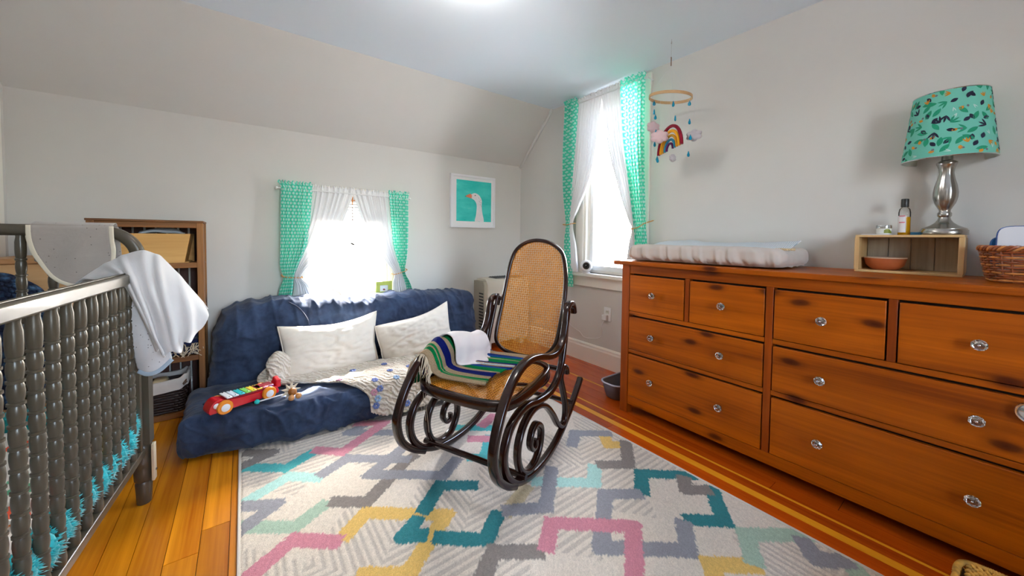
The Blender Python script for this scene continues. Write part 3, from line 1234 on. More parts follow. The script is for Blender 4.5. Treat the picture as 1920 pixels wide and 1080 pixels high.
# ------------------------------------------------------------------ curtains
def dots_fabric(name, base, dot, pitch=.024, r=.34, transl=.45):
    m, n, l, b = newmat(name)
    uv = n.new('ShaderNodeUVMap')
    sp = n.new('ShaderNodeSeparateXYZ')
    l.new(uv.outputs[0], sp.inputs[0])
    row = math_node(n, l, 'FLOOR', math_node(n, l, 'DIVIDE', sp.outputs[1], pitch))
    sh = math_node(n, l, 'MULTIPLY', math_node(n, l, 'MODULO', row, 2.0), .5)
    fx = math_node(n, l, 'SUBTRACT', math_node(n, l, 'FRACT', math_node(n, l, 'ADD', math_node(n, l, 'DIVIDE', sp.outputs[0], pitch * 1.05), sh)), .5)
    fy = math_node(n, l, 'SUBTRACT', math_node(n, l, 'FRACT', math_node(n, l, 'DIVIDE', sp.outputs[1], pitch)), .5)
    d = math_node(n, l, 'SQRT', math_node(n, l, 'ADD', math_node(n, l, 'MULTIPLY', fx, fx), math_node(n, l, 'MULTIPLY', fy, fy)))
    col = mixc(n, l, math_node(n, l, 'LESS_THAN', d, r), base, dot)
    l.new(col, b.inputs['Base Color'])
    b.inputs['Roughness'].default_value = .9
    b.inputs['Specular IOR Level'].default_value = .1
    tr = n.new('ShaderNodeBsdfTranslucent')
    l.new(col, tr.inputs['Color'])
    mx = n.new('ShaderNodeMixShader')
    mx.inputs[0].default_value = transl
    l.new(b.outputs[0], mx.inputs[1])
    l.new(tr.outputs[0], mx.inputs[2])
    l.new(mx.outputs[0], n['Material Output'].inputs['Surface'])
    return m


def sheer_fabric(name, col):
    m, n, l, b = newmat(name)
    b.inputs['Base Color'].default_value = col
    b.inputs['Roughness'].default_value = .9
    b.inputs['Specular IOR Level'].default_value = .1
    tr = n.new('ShaderNodeBsdfTranslucent')
    tr.inputs['Color'].default_value = col
    tp = n.new('ShaderNodeBsdfTransparent')
    m1 = n.new('ShaderNodeMixShader')
    m1.inputs[0].default_value = .05
    m2 = n.new('ShaderNodeMixShader')
    m2.inputs[0].default_value = .008
    l.new(b.outputs[0], m1.inputs[1])
    l.new(tr.outputs[0], m1.inputs[2])
    l.new(m1.outputs[0], m2.inputs[1])
    l.new(tp.outputs[0], m2.inputs[2])
    l.new(m2.outputs[0], n['Material Output'].inputs['Surface'])
    return m


TEALDOT = dots_fabric('teal_dotted_cotton', C(104, 226, 200), C(226, 246, 240))
TEALDOT2 = dots_fabric('teal_dotted_cotton_fine', C(104, 226, 200), C(226, 246, 240), .026)
SHEER = sheer_fabric('white_voile', C(240, 240, 240))


def curtain(name, label, m, rows, P, folds, width, group, seed=0, header=True, nu=90):
    """rows = [(z, h_left, h_right, fold depth, distance from the wall)] from top to bottom; P maps (h, d, z) to the room"""
    rnd = random.Random(seed)
    ph = [rnd.uniform(0, 6.28) for _ in range(4)]
    pts = [Vector((r[0], r[1], r[2])) for r in rows]
    ad = [Vector((r[3], r[4], 0)) for r in rows]
    zt, zb = rows[0][0], rows[-1][0]

    def fn(u, v):
        r, a = crv(pts, v), crv(ad, v)
        w = u + .018 * math.sin(6.28 * u * 2 + ph[0])
        h = r.y + (r.z - r.y) * w
        f = math.sin(2 * PI * folds * u + ph[1] + .5 * math.sin(5 * v + ph[2])) + .45 * math.sin(2 * PI * folds * 2.1 * u + ph[3])
        z = r.x
        d = a.y + a.x * f
        if header and v < .06:                                # ruffle standing above the rod pocket
            k = 1 - v / .06
            z += .008 * k * math.sin(2 * PI * folds * 1.7 * u + ph[2])
            d += .010 * k * math.sin(2 * PI * folds * 2.3 * u + ph[0])
        return P(h, d, z)
    b = MB()
    nv = 64
    b.grid(fn, nu, nv, lambda u, v: (u * width * (crv(pts, v).z - crv(pts, v).y) / (rows[0][2] - rows[0][1]) * 0 + u * width, zt - crv(pts, v).x))
    o = b.build(name, m, None, angle=0, recalc=False)
    return tag(o, label, 'curtain', group)


def PK(h, d, z):          # knee wall
    return Vector((h, KY - d, z))


def PG(h, d, z):          # gable wall
    return Vector((GX - d, h, z))


G1, G2 = 'curtains at the small knee-wall window', 'curtains at the tall gable window'
curtain('curtain', 'teal white-dotted curtain on the shelf side of the small window', TEALDOT,
        [(1.485, .200, .425, .010, .075), (1.448, .222, .424, .006, .070), (1.42, .222, .423, .007, .072), (1.20, .218, .405, .010, .08), (1.0, .214, .378, .010, .085), (.87, .212, .325, .010, .085), (.79, .232, .300, .009, .08), (.70, .208, .292, .010, .08), (.60, .190, .280, .011, .075)], PK, 6, .25, G1, 1)
curtain('curtain', 'teal white-dotted curtain on the goose picture side of the small window', TEALDOT,
        [(1.475, .992, 1.178, .010, .075), (1.438, .996, 1.165, .006, .070), (1.41, .998, 1.164, .008, .072), (1.2, 1.010, 1.162, .010, .08), (1.04, 1.025, 1.158, .010, .085), (.92, 1.055, 1.150, .010, .085), (.79, 1.100, 1.130, .008, .08), (.70, 1.130, 1.172, .010, .08), (.59, 1.165, 1.216, .010, .075)], PK, 6, .22, G1, 2)
curtain('curtain', 'white voile curtain swept to the shelf side of the small window', SHEER,
        [(1.475, .425, .715, .008, .058), (1.438, .424, .712, .006, .056), (1.41, .424, .705, .010, .058), (1.226, .395, .640, .012, .062), (1.04, .345, .560, .014, .066), (.93, .318, .455, .014, .07), (.80, .298, .345, .010, .072), (.72, .300, .395, .014, .068), (.605, .285, .445, .014, .064)], PK, 7, .62, G1, 3)
curtain('curtain', 'white voile curtain swept to the goose picture side of the small window', SHEER,
        [(1.470, .700, .995, .008, .058), (1.435, .704, .994, .006, .056), (1.41, .712, .994, .010, .058), (1.21, .782, 1.008, .012, .062), (1.04, .872, 1.025, .014, .066), (.89, .960, 1.062, .014, .07), (.78, 1.035, 1.098, .010, .072), (.70, 1.022, 1.135, .014, .068), (.585, 1.018, 1.175, .014, .064)], PK, 7, .62, G1, 4)
curtain('curtain', 'narrow teal dotted curtain on the corner side of the tall window', TEALDOT2,
        [(2.325, 2.420, 2.262, .008, .085), (2.28, 2.415, 2.250, .006, .080), (2.25, 2.414, 2.250, .009, .082), (1.83, 2.420, 2.277, .011, .09), (1.5, 2.405, 2.293, .011, .09), (1.218, 2.370, 2.318, .007, .085), (1.03, 2.385, 2.310, .010, .085), (.66, 2.352, 2.280, .010, .08)], PG, 6, .22, G2, 5)
curtain('curtain', 'wide teal dotted curtain beside the hanging mobile at the tall window', TEALDOT2,
        [(2.315, 1.808, 1.585, .011, .085), (2.27, 1.808, 1.590, .007, .080), (2.24, 1.806, 1.590, .010, .082), (1.87, 1.765, 1.588, .013, .09), (1.44, 1.690, 1.572, .013, .09), (1.19, 1.655, 1.560, .010, .085), (1.06, 1.640, 1.548, .012, .085), (.80, 1.64, 1.545, .012, .08)], PG, 6, .30, G2, 6)
curtain('curtain', 'white voile curtain swept to the corner side of the tall window', SHEER,
        [(2.315, 2.262, 2.000, .009, .066), (2.275, 2.25, 2.000, .006, .062), (2.24, 2.25, 2.003, .010, .064), (1.85, 2.277, 2.057, .013, .068), (1.59, 2.296, 2.117, .014, .072), (1.347, 2.318, 2.245, .013, .075), (1.217, 2.335, 2.300, .009, .078), (1.03, 2.325, 2.262, .012, .072), (.795, 2.32, 2.235, .013, .07)], PG, 7, .62, G2, 7)
curtain('curtain', 'white voile curtain swept towards the dresser at the tall window', SHEER,
        [(2.315, 2.000, 1.800, .009, .066), (2.275, 2.000, 1.802, .006, .062), (2.24, 1.997, 1.800, .010, .064), (1.83, 1.915, 1.755, .013, .068), (1.475, 1.800, 1.680, .014, .072), (1.24, 1.705, 1.650, .012, .075), (1.17, 1.672, 1.638, .009, .078), (1.04, 1.700, 1.632, .012, .072), (.795, 1.730, 1.630, .013, .07)], PG, 7, .60, G2, 8)

ROD = mat('white_curtain_rod', C(232, 232, 230), .3)
for nm, lb, p0, p1, out in (('curtain_rod', 'white rod through the curtain tops of the small window', PK(.20, .062, 1.435), PK(1.18, .062, 1.425), (0, 1, 0)),
                            ('curtain_rod', 'white rod through the curtain tops of the tall window', PG(2.43, .072, 2.275), PG(1.575, .072, 2.268), (1, 0, 0))):
    t = thing(nm, lb, 'curtain rod', p0, group='curtain rods')
    b = MB()
    b.tube([Vector((0, 0, 0)), p1 - p0], .006, 10)
    b.build('rod', ROD, t)
    for q in (Vector((0, 0, 0)), p1 - p0):
        b = MB()
        b.tube([q, q + Vector(out) * (.062 if out[1] else .072)], .005, 8)
        b.ball(q, .009, 10, 6)
        b.build('bracket', ROD, t)
BEADS = mat('amber_wooden_beads', C(206, 150, 84), .4)


def tieback(label, P, pts, rr=.0055):
    t = thing('tieback', label, 'tieback', P(*pts[0]), group='beaded curtain tiebacks')
    path = cr([P(*q) for q in pts], 8)
    o0 = Vector(P(*pts[0]))
    b = MB()
    b.tube([p - o0 for p in path], .0016, 6)
    b.build('cord', BEADS, t)
    b = MB()
    b.ball((0, 0, 0), rr, 8, 6)
    ball = None
    acc = 0
    for i in range(1, len(path)):
        acc += (path[i] - path[i - 1]).length
        if acc > rr * 2.3:
            acc = 0
            if ball is None:
                ball = b.build('bead', BEADS, t, path[i] - o0)
            else:
                again(ball, t, path[i] - o0)


tieback('amber bead tieback around the shelf side curtains of the small window', PK, [(.226, .012, .805), (.232, .10, .798), (.275, .104, .790), (.345, .096, .784), (.352, .05, .788)])
tieback('amber bead tieback around the goose side curtains of the small window', PK, [(1.135, .012, .815), (1.140, .10, .806), (1.09, .104, .786), (1.03, .096, .772), (1.024, .05, .775)])
tieback('amber bead tieback on the corner side of the tall window', PG, [(2.385, .012, 1.225), (2.380, .11, 1.218), (2.335, .112, 1.212), (2.295, .10, 1.222), (2.29, .05, 1.228)])
tieback('amber bead tieback beside the dresser at the tall window', PG, [(1.535, .012, 1.232), (1.555, .105, 1.205), (1.60, .115, 1.178), (1.66, .105, 1.168), (1.69, .06, 1.172)])

# cross, bead string and bird hanging in the small window
t = thing('hanging_ornament', 'bead string with a small cross and a dark bird in the small window', 'ornament', (.712, KY - .045, 1.46))
b = MB()
b.tube([(0, 0, -.0), (0, 0, -.425)], .0012, 6)
b.build('string', mat('brown_string', C(120, 90, 60), .8), t)
b = MB()
b.box(-.020, .020, -.003, .003, -.083, -.076)
b.box(-.004, .004, -.003, .003, -.112, -.050)
b.build('cross', mat('orange_wood_cross', C(196, 120, 50), .5), t, bevel=.001)
b = MB()
b.ball((0, 0, 0), .0042, 8, 6)
bd = b.build('bead', mat('brown_bead', C(110, 74, 46), .4), t, (0, 0, -.14))
for k in range(1, 11):
    again(bd, t, (0, 0, -.14 - .024 * k))
b = MB()
b.ball((0, 0, -.43), .010, 10, 8, (2.0, .8, .8), Matrix.Rotation(.5, 4, 'Y'))
b.build('bird', BLACKPL, t)

# green photo frame on the sill
t = thing('photo_frame', 'small lime green photo frame leaning on the knee-wall sill', 'photo frame', (.947, KY - .085, .600))
LIME = mat('lime_green_frame', C(176, 186, 84), .5, vary=.08, vscale=20)
b = MB()
for x0, x1, z0, z1 in ((-.066, -.034, 0, .118), (.034, .066, 0, .118), (-.034, .034, 0, .034), (-.034, .034, .086, .118)):
    b.box(x0, x1, -.008, .008, z0, z1)
b.build('frame', LIME, t, smooth=False)
b = MB()
b.box(-.035, .035, -.002, .004, .033, .087)
b.build('mat_board', mat('white_card', C(232, 236, 236), .8), t, smooth=False)
b = MB()
b.ball((.0, -.003, .050), .009, 10, 6, (1, .15, .8))
b.ball((.006, -.003, .045), .005, 8, 6, (1.4, .15, .5))
b.build('bird_print', mat('red_brown_ink', C(150, 60, 60), .8), t)
# weathered twig on the sill
b = MB()
b.tube(cr([(.570, KY - .05, .668), (.605, KY - .052, .650), (.640, KY - .055, .614), (.66, KY - .055, .603)], 5), [.003 + .0004 * i for i in range(16)], 7)
b.tube(cr([(.640, KY - .055, .612), (.69, KY - .055, .622), (.735, KY - .055, .634)], 5), [.006 - .0004 * i for i in range(11)], 7)
b.ball((.566, KY - .05, .671), .0055, 8, 6)
tag(b.build('driftwood_twig', mat('bleached_twig', C(190, 170, 140), .8)), 'bleached forked twig lying on the knee-wall sill', 'twig')

# ------------------------------------------------------------------ crib
CR = thing('crib', 'grey painted spindle crib with turned posts', 'crib', (-.335, 2.05, 0), math.radians(85))
CL, CW = 1.32, .525


def spindle_prof(z0, z1, nb, r=.0138):
    """turned baluster: a slim vase at the top, then a column of barrel beads split by fillets"""
    p = [(.011, z0)]
    zt = z1 - .085
    h = (zt - z0) / nb
    for k in range(nb):
        a = z0 + h * k
        p += [(.0115, a + .002), (r * .93, a + h * .18), (r, a + h * .42), (r * .95, a + h * .68), (.0112, a + h * .815), (.0142, a + h * .85), (.0142, a + h * .965), (.0112, a + h * .99)]
    p += [(.0125, zt + .004), (r * .98, zt + .018), (r, zt + .030), (.0135, zt + .056), (.0105, zt + .075), (.0115, z1)]
    return p


b = MB()
b.lathe(spindle_prof(.232, .908, 12), 14)
sp_side = b.build('spindle', GREYP, CR, (-.043 - .0735, 0, 0), angle=50)
first = True
for yy in (0, CW):
    for k in range(17):
        x = -.043 - .0735 * (k + 1)
        if first:
            first = False
            continue
        again(sp_side, CR, (x, yy, 0))
b = MB()
b.lathe(spindle_prof(.270, 1.09, 13), 14)
sp_end = None
for xx in (0, -CL):
    for k in range(1, 7):
        if sp_end is None:
            sp_end = b.build('spindle', GREYP, CR, (xx, k * .075, 0), angle=50)
        else:
            again(sp_end, CR, (xx, k * .075, 0))
for yy in (0, CW):
    b = MB()
    b.box(-CL + .04, -.092, yy - .018, yy + .018, .906, .946)
    b.build('top_rail', GREYP, CR, bevel=.006, seg=3)
    b = MB()
    b.box(-CL + .05, -.10, yy - .004, yy + .004, .946, .9505)
    b.build('rail_cap', CHROME if False else GREYP, CR, bevel=.0015)
    b = MB()
    b.box(-CL + .03, -.012, yy - .013, yy + .013, .205, .234)
    b.build('bottom_rail', GREYP, CR, bevel=.003)
    b = MB()
    b.box(-.058, -.036, yy - .011, yy + .011, .234, .946)
    b.build('stile', GREYP, CR, bevel=.003)
for xx in (0, -CL):
    b = MB()
    R_ = .105
    pts = [(xx, .0, .985)] + [(xx, R_ - R_ * math.cos(a), 1.0 + R_ * math.sin(a)) for a in (0, .35, .7, 1.05, 1.4, 1.57)] + [(xx, .3, 1.105)] + [(xx, CW - R_ + R_ * math.cos(a), 1.0 + R_ * math.sin(a)) for a in (1.57, 1.4, 1.05, .7, .35, 0)] + [(xx, CW, .985)]
    b.sweep(cr(pts, 3), rr_prof(.0205, .0205, .012), up=(1, 0, 0))
    b.build('end_top_rail', GREYP, CR, angle=60)
    b = MB()
    b.box(xx - .012, xx + .012, .01, CW - .01, .235, .275)
    b.build('end_bottom_rail', GREYP, CR, bevel=.004)
post_me = None
for xx in (0, -CL):
    for yy in (0, CW):
        b = MB()
        if post_me is None:
            b.lathe([(.020, 0), (.0225, .004), (.025, .05), (.027, .085), (.024, .092), (.029, .10), (.030, .13), (.026, .145), (.030, .155), (.030, .185), (.026, .20), (.030, .21), (.030, .235), (.024, .245)], 18)
            b.box(-.027, .027, -.027, .027, .245, .56)
            b.lathe([(.024, .56), (.027, .57), (.021, .585), (.026, .60), (.0265, .66), (.021, .675), (.026, .69), (.0265, .75), (.021, .765), (.026, .78), (.0265, .84), (.021, .855), (.026, .87), (.026, .93), (.020, .95), (.019, .992)], 18)
            post_me = b.build('post', GREYP, CR, (xx, yy, 0), angle=50)
        else:
            b.bm.free()
            again(post_me, CR, (xx, yy, 0))
b = MB()
b.box(-.030, -.002, -.040, -.030, .095, .245)
plate = b.build('guide_plate', mat('cream_metal_plate', C(206, 190, 160), .35), CR, bevel=.002)
b = MB()
b.lathe([(.004, 0), (.005, .003), (.001, .005)], 10, (-.016, -.0401, .135), Matrix.Rotation(PI / 2, 4, 'X'))
b.build('screw', STEEL, plate)

# mattress with printed sheet
MW = Matrix.Rotation(math.radians(85), 4, 'Z')


def crib_world(x, y, z):
    return MW @ Vector((x, y, z)) + Vector((-.335, 2.05, 0))


m, n, l, bs = newmat('animal_print_sheet')
vo = n.new('ShaderNodeTexVoronoi')
vo.inputs['Scale'].default_value = 9.0
l.new(pos_vec(n, l), vo.inputs['Vector'])
nz = noise_node(n, l, 40, 2, .5, pos_vec(n, l))
dd = math_node(n, l, 'ADD', vo.outputs['Distance'], math_node(n, l, 'MULTIPLY', nz.outputs[0], .25))
hue = n.new('ShaderNodeSeparateColor')
l.new(vo.outputs['Color'], hue.inputs[0])
rc = ramp(n, l, hue.outputs[0], [(0.0, C(236, 130, 40)), (.3, C(240, 200, 40)), (.55, C(110, 190, 150)), (.8, C(230, 90, 60)), (1.0, C(120, 180, 200))])
rc.color_ramp.interpolation = 'CONSTANT'
l.new(mixc(n, l, math_node(n, l, 'LESS_THAN', dd, .42), C(236, 230, 222), rc.outputs[0]), bs.inputs['Base Color'])
bs.inputs['Roughness'].default_value = .9
b = MB()
b.softbox((-.66, .262, .36), (1.20, .46, .14), .04, (20, 10, 4), lambda p, nn: .004 * fbm(p, 6))
t = tag(b.build('crib_mattress', m, None, (-.335, 2.05, 0), angle=0), 'crib mattress in a white sheet printed with small colourful animals', 'mattress')
t.rotation_euler = (0, 0, math.radians(85))
# turquoise shaggy blanket bunched along the inside of the spindles
TURQ = mat('turquoise_shag', C(30, 172, 178), .95, vary=.3, vscale=40, sheen=.4)
t = thing('shaggy_blanket', 'turquoise shaggy blanket bunched inside the crib spindles', 'blanket', (-.335, 2.05, 0), math.radians(85))
b = MB()
path = cr([(-1.28, .070, .315), (-1.1, .058, .305), (-.9, .062, .31), (-.7, .056, .305), (-.5, .060, .31), (-.3, .056, .31), (-.15, .054, .315), (-.085, .056, .345), (-.062, .075, .40), (-.07, .13, .42), (-.075, .25, .42), (-.078, .34, .42), (-.10, .42, .42), (-.25, .45, .42), (-.6, .45, .42), (-.9, .45, .42)], 6)
def clump(p):
    g_ = (p.x + .043) / .0735
    return 1 - abs(g_ - math.floor(g_) - .5) * 2


path = [a.lerp(c, k / 6) for a, c in zip(path[:-1], path[1:]) for k in range(6)] + [path[-1]]
rad = [.050 + .012 * fbm(p, 9) + (.020 * clump(p) if p.y < .1 else .006) for p in path]
b.tube(path, rad, 12)
base = b.build('body', TURQ, t, angle=0)
b = MB()
rnd = random.Random(4)
for i in range(32000):
    k = rnd.randrange(len(path) - 1)
    if k > 336 and rnd.random() < .7:
        continue
    c0, c1 = path[k], path[k + 1]
    f = rnd.random()
    c = c0.lerp(c1, f)
    tt = (c1 - c0).normalized()
    a = rnd.uniform(0, 2 * PI)
    e1 = tt.cross(Vector((0, 0, 1))).normalized()
    e2 = tt.cross(e1)
    dr = (e1 * math.cos(a) + e2 * math.sin(a) + tt * rnd.uniform(-.4, .4)).normalized()
    # tufts that push out between the spindles
    gap = (c.x + .043) / .0735
    mid = abs(gap - math.floor(gap) - .5) * 2
    L = rad[k] + .0075 + rnd.uniform(-.003, .004)
    p0 = c + dr * (rad[k] - .004)
    p1 = c + dr * L + Vector((rnd.uniform(-.005, .005), rnd.uniform(-.005, .005), rnd.uniform(-.006, .003)))
    s1 = dr.orthogonal().normalized() * .0040
    s2 = dr.cross(s1)
    v = [b.bm.verts.new(p0 + s1), b.bm.verts.new(p0 - s1 * .5 + s2 * .87), b.bm.verts.new(p0 - s1 * .5 - s2 * .87), b.bm.verts.new(p1)]
    for q in ((0, 1, 3), (1, 2, 3), (2, 0, 3)):
        b.bm.faces.new([v[w] for w in q])
tag(b.build('pile', TURQ, t, angle=0, recalc=False), kind='stuff')

# ------------------------------------------------------------------ cloths on the crib


def speckle(name, base, dot, scale, size, wr_=.4):
    m, n, l, b = newmat(name)
    v = pos_vec(n, l)
    vo = n.new('ShaderNodeTexVoronoi')
    vo.inputs['Scale'].default_value = scale
    vo.inputs['Randomness'].default_value = .75
    l.new(v, vo.inputs['Vector'])
    t = noise_node(n, l, 6, 4, .6, v)
    bs_ = ramp(n, l, t.outputs[0], [(.35, tuple(c * .9 for c in base[:3])), (.65, base)])
    l.new(mixc(n, l, math_node(n, l, 'LESS_THAN', vo.outputs['Distance'], size), bs_.outputs[0], dot), b.inputs['Base Color'])
    b.inputs['Roughness'].default_value = .95
    b.inputs['Sheen Weight'].default_value = .3
    w = noise_node(n, l, 9, 4, .6, v, 1.0)
    bump(n, l, b, w.outputs[0], wr_, .01)
    return m


STARG = speckle('grey_star_print', C(168, 159, 152), C(108, 100, 96), 58, .10)
STARW = speckle('white_star_print', C(208, 207, 209), C(116, 114, 118), 66, .13)
CREAMB = fabric('cream_binding', C(222, 212, 192), vary=.05)
# bib over the end rail
t = thing('bib', 'grey star-print bib with cream edging hung over the crib end rail', 'bib', crib_world(-.03, .155, 1.10), math.radians(85))


def bib_edge(s):
    """outline from one top corner round the bottom to the other: (y, z)"""
    return crv([Vector((.112, .022)), Vector((.109, -.04)), Vector((.095, -.10)), Vector((.060, -.165)), Vector((.005, -.200)), Vector((-.045, -.192)), Vector((-.085, -.145)), Vector((-.094, -.08)), Vector((-.092, -.03)), Vector((-.092, .022))], s)


def bib_fn(u, v):
    s = .5 * v
    a, c = bib_edge(s), bib_edge(1 - s)
    y = a.x + (c.x - a.x) * u
    z = a.y + (c.y - a.y) * u
    x = .004 - .010 * max(0, 1 - abs(z) / .2) + .007 * math.sin(y * 40 + z * 15) * min(1, (.02 - z) * 8)
    return Vector((x, y, z))


b = MB()
b.grid(bib_fn, 16, 24)
b.build('front', STARG, t, angle=0, solid=.003)
b = MB()
b.grid(lambda u, v: Vector((.006 + .048 * math.sin(v * PI / 2) if v < .5 else .006 + .048 * math.sin(PI / 4 + (v - .5) * PI / 2), -.092 + .204 * u, .022 + .012 * math.sin(v * PI))), 12, 8)
b.build('fold', STARG, t, angle=0, solid=.003)
b = MB()
b.grid(lambda u, v: Vector((.056 + .01 * v, -.094 + .216 * u + .012 * v * (u - .5), .022 - v * (.13 + .06 * math.sin(PI * u)))), 12, 8)
b.build('back', STARG, t, angle=0, solid=.003)
b = MB()
ed = [Vector((bib_fn(0 if i <= 20 else 1, 0).x, 0, 0)) * 0 + Vector((bib_fn(0, min(1, i / 20)) if i <= 20 else bib_fn(1, (40 - i) / 20))) for i in range(41)]
b.sweep(ed, rr_prof(.0065, .0035, .003), up=(1, 0, 0))
b.build('edging', CREAMB, t, angle=0)
PLUSH = fabric('grey_white_plush', C(206, 204, 205), vary=.06, weave=420, sheen=.3)
# white plush blanket thrown over the crib corner
t = thing('plush_blanket', 'white plush baby blanket thrown over the crib corner', 'blanket', (-.33, 2.0, .9))
O_ = Vector((-.33, 2.0, .9))


def rows_rel(rows):
    return [[Vector(p) - O_ for p in r] for r in rows]


f1 = patch(rows_rel([
    [(-.50, 2.035, .90), (-.45, 2.085, .955), (-.39, 2.10, .985), (-.32, 2.105, 1.00), (-.25, 2.11, .94), (-.19, 2.12, .84), (-.13, 2.11, .76)],
    [(-.475, 2.005, .925), (-.43, 2.015, .965), (-.385, 2.02, .998), (-.325, 2.02, 1.024), (-.27, 2.03, 1.000), (-.215, 2.06, .915), (-.145, 2.07, .80)],
    [(-.435, 1.965, .925), (-.40, 1.955, .955), (-.365, 1.945, .975), (-.315, 1.945, .985), (-.262, 1.965, .955), (-.200, 2.00, .865), (-.125, 2.03, .755)],
    [(-.375, 1.92, .925), (-.362, 1.912, .935), (-.338, 1.905, .925), (-.296, 1.915, .885), (-.245, 1.940, .845), (-.185, 1.97, .785), (-.125, 2.01, .735)],
    [(-.342, 1.905, .905), (-.328, 1.900, .86), (-.308, 1.905, .815), (-.272, 1.912, .78), (-.225, 1.925, .74), (-.180, 1.955, .710), (-.140, 2.0, .705)],
    [(-.300, 1.91, .775), (-.292, 1.905, .745), (-.280, 1.908, .71), (-.255, 1.905, .675), (-.215, 1.93, .655), (-.185, 1.945, .675), (-.155, 1.99, .690)],
    [(-.272, 1.925, .680), (-.268, 1.910, .660), (-.258, 1.92, .640), (-.240, 1.905, .626), (-.208, 1.94, .630), (-.190, 1.945, .655), (-.165, 1.985, .675)]]))
b = MB()


def folds(u, v):
    """a few soft raised folds that fan out towards the hem"""
    d = 0.0
    for v0, sl, w, h in ((.20, .10, .045, .9), (.36, .03, .035, 1.0), (.52, .06, .050, .7), (.66, -.02, .032, 1.0), (.82, .04, .045, .8)):
        d += h * math.exp(-((v - v0 - sl * u) / (w * (.7 + .6 * u))) ** 2)
    return d


b.grid(lambda u, v: f1(u, v) + Vector((.006, -.030, .010)) * (folds(u, v) * (.30 + .70 * min(1, u * 1.5))) + Vector((0, 0, .012 * u ** 6 * math.sin(v * 26))), 70, 110)
b.build('plush_side', PLUSH, t, angle=0, solid=.007)
f2 = patch(rows_rel([
    [(-.350, 1.955, .93), (-.325, 1.95, .93), (-.29, 1.955, .92), (-.26, 1.97, .88)],
    [(-.346, 1.935, .86), (-.318, 1.93, .85), (-.28, 1.94, .84), (-.245, 1.955, .81)],
    [(-.342, 1.93, .76), (-.312, 1.922, .755), (-.275, 1.935, .745), (-.240, 1.95, .73)],
    [(-.336, 1.935, .66), (-.306, 1.925, .65), (-.272, 1.94, .645), (-.238, 1.955, .645)],
    [(-.326, 1.95, .575), (-.298, 1.94, .560), (-.268, 1.945, .566), (-.232, 1.96, .60)]]))
b = MB()
b.grid(f2, 30, 20)
b.build('star_lining', STARW, t, angle=0, solid=.005)
b = MB()
b.sweep([f2(1, i / 20) + Vector((0, -.002, -.004)) for i in range(21)], rr_prof(.008, .004, .003), up=(0, -1, 0))
b.build('blue_edging', fabric('pale_blue_binding', C(170, 186, 200)), t, angle=0)

# ------------------------------------------------------------------ pillows and crochet blanket on the futon


def pillow(name, label, c, w, h, th, rx, rz, tilt, corners, seed):
    t = thing(name, label, 'pillow', c, group='cream pillows on the futon')
    M = Matrix.Rotation(rz, 4, 'Z') @ Matrix.Rotation(rx, 4, 'X') @ Matrix.Rotation(tilt, 4, 'Y')

    def fn(side):
        def f(u, v):
            a, q = 2 * u - 1, 2 * v - 1
            e = max(0, (1 - abs(a) ** 3.2)) ** .55 * max(0, (1 - abs(q) ** 3.2)) ** .55
            x = a * w / 2 * (1 - .05 * (1 - q * q) * 0 - .06 * (1 - abs(q)) * abs(a))
            z = q * h / 2 * (1 - .07 * (1 - abs(a)) * abs(q))
            for (ca, cq, dx_, dz_) in corners:
                k = max(0, 1 - math.hypot(a - ca, q - cq) / .9)
                x += dx_ * k * k
                z += dz_ * k * k
            n1 = fbm((x * 1.2 + seed, z * 3.2, seed), 4.0, 4)
            d = side * (th / 2 * e * (1 + .12 * n1)) + e * (.010 * math.sin(z * 40 + 9 * n1 + x * 8) * (.4 + .6 * abs(n1)))
            return M @ Vector((x, d, z))
        return f
    b = MB()
    b.grid(fn(-1), 56, 40)
    b.grid(fn(1), 56, 40)
    bmesh.ops.remove_doubles(b.bm, verts=b.bm.verts, dist=1e-5)
    b.build('body', CREAMP, t, angle=0)
    b = MB()
    f = fn(-1)
    per = [f(i / 30, 0) for i in range(30)] + [f(1, i / 24) for i in range(24)] + [f(1 - i / 30, 1) for i in range(30)] + [f(0, 1 - i / 24) for i in range(24)]
    b.tube(per, .0042, 6, closed=True)
    b.build('seam', CREAMP, t, angle=0)
    return t


pillow('pillow', 'cream bed pillow nearest the toy car, wide side to the room', (.470, 2.625, .345), .58, .335, .15, -.30, .04, .0, [(-1, 1, -.01, .02), (1, 1, .02, .045), (-1, -1, .0, -.01), (1, -1, .0, .02)], 1.0)
pillow('pillow', 'cream bed pillow half behind the rocking chair, one corner up', (1.045, 2.595, .330), .57, .330, .15, -.30, -.05, -.14, [(1, 1, .02, .05), (-1, 1, .01, .0), (-1, -1, .04, -.03)], 5.0)

m, n, l, bs = newmat('cable_knit_wool')
v = pos_vec(n, l)
wv = n.new('ShaderNodeTexWave')
wv.inputs['Scale'].default_value = 17
wv.bands_direction = 'DIAGONAL'
wv.inputs['Distortion'].default_value = 9
wv.inputs['Detail'].default_value = 2
l.new(v, wv.inputs['Vector'])
vo = n.new('ShaderNodeTexVoronoi')
vo.inputs['Scale'].default_value = 95
l.new(v, vo.inputs['Vector'])
hh = math_node(n, l, 'ADD', math_node(n, l, 'MULTIPLY', wv.outputs[1], .8), math_node(n, l, 'MULTIPLY', vo.outputs['Distance'], -.5))
l.new(ramp(n, l, hh, [(-.0, C(206, 190, 168)), (.45, C(230, 219, 203))]).outputs[0], bs.inputs['Base Color'])
bs.inputs['Roughness'].default_value = 1
bs.inputs['Sheen Weight'].default_value = .3
bump(n, l, bs, hh, .9, .008)
KNIT = m
t = thing('knit_blanket', 'cream cable-knit blanket with crochet flowers spread over the futon', 'blanket', (.65, 2.2, .2))
O_ = Vector((.65, 2.2, .2))
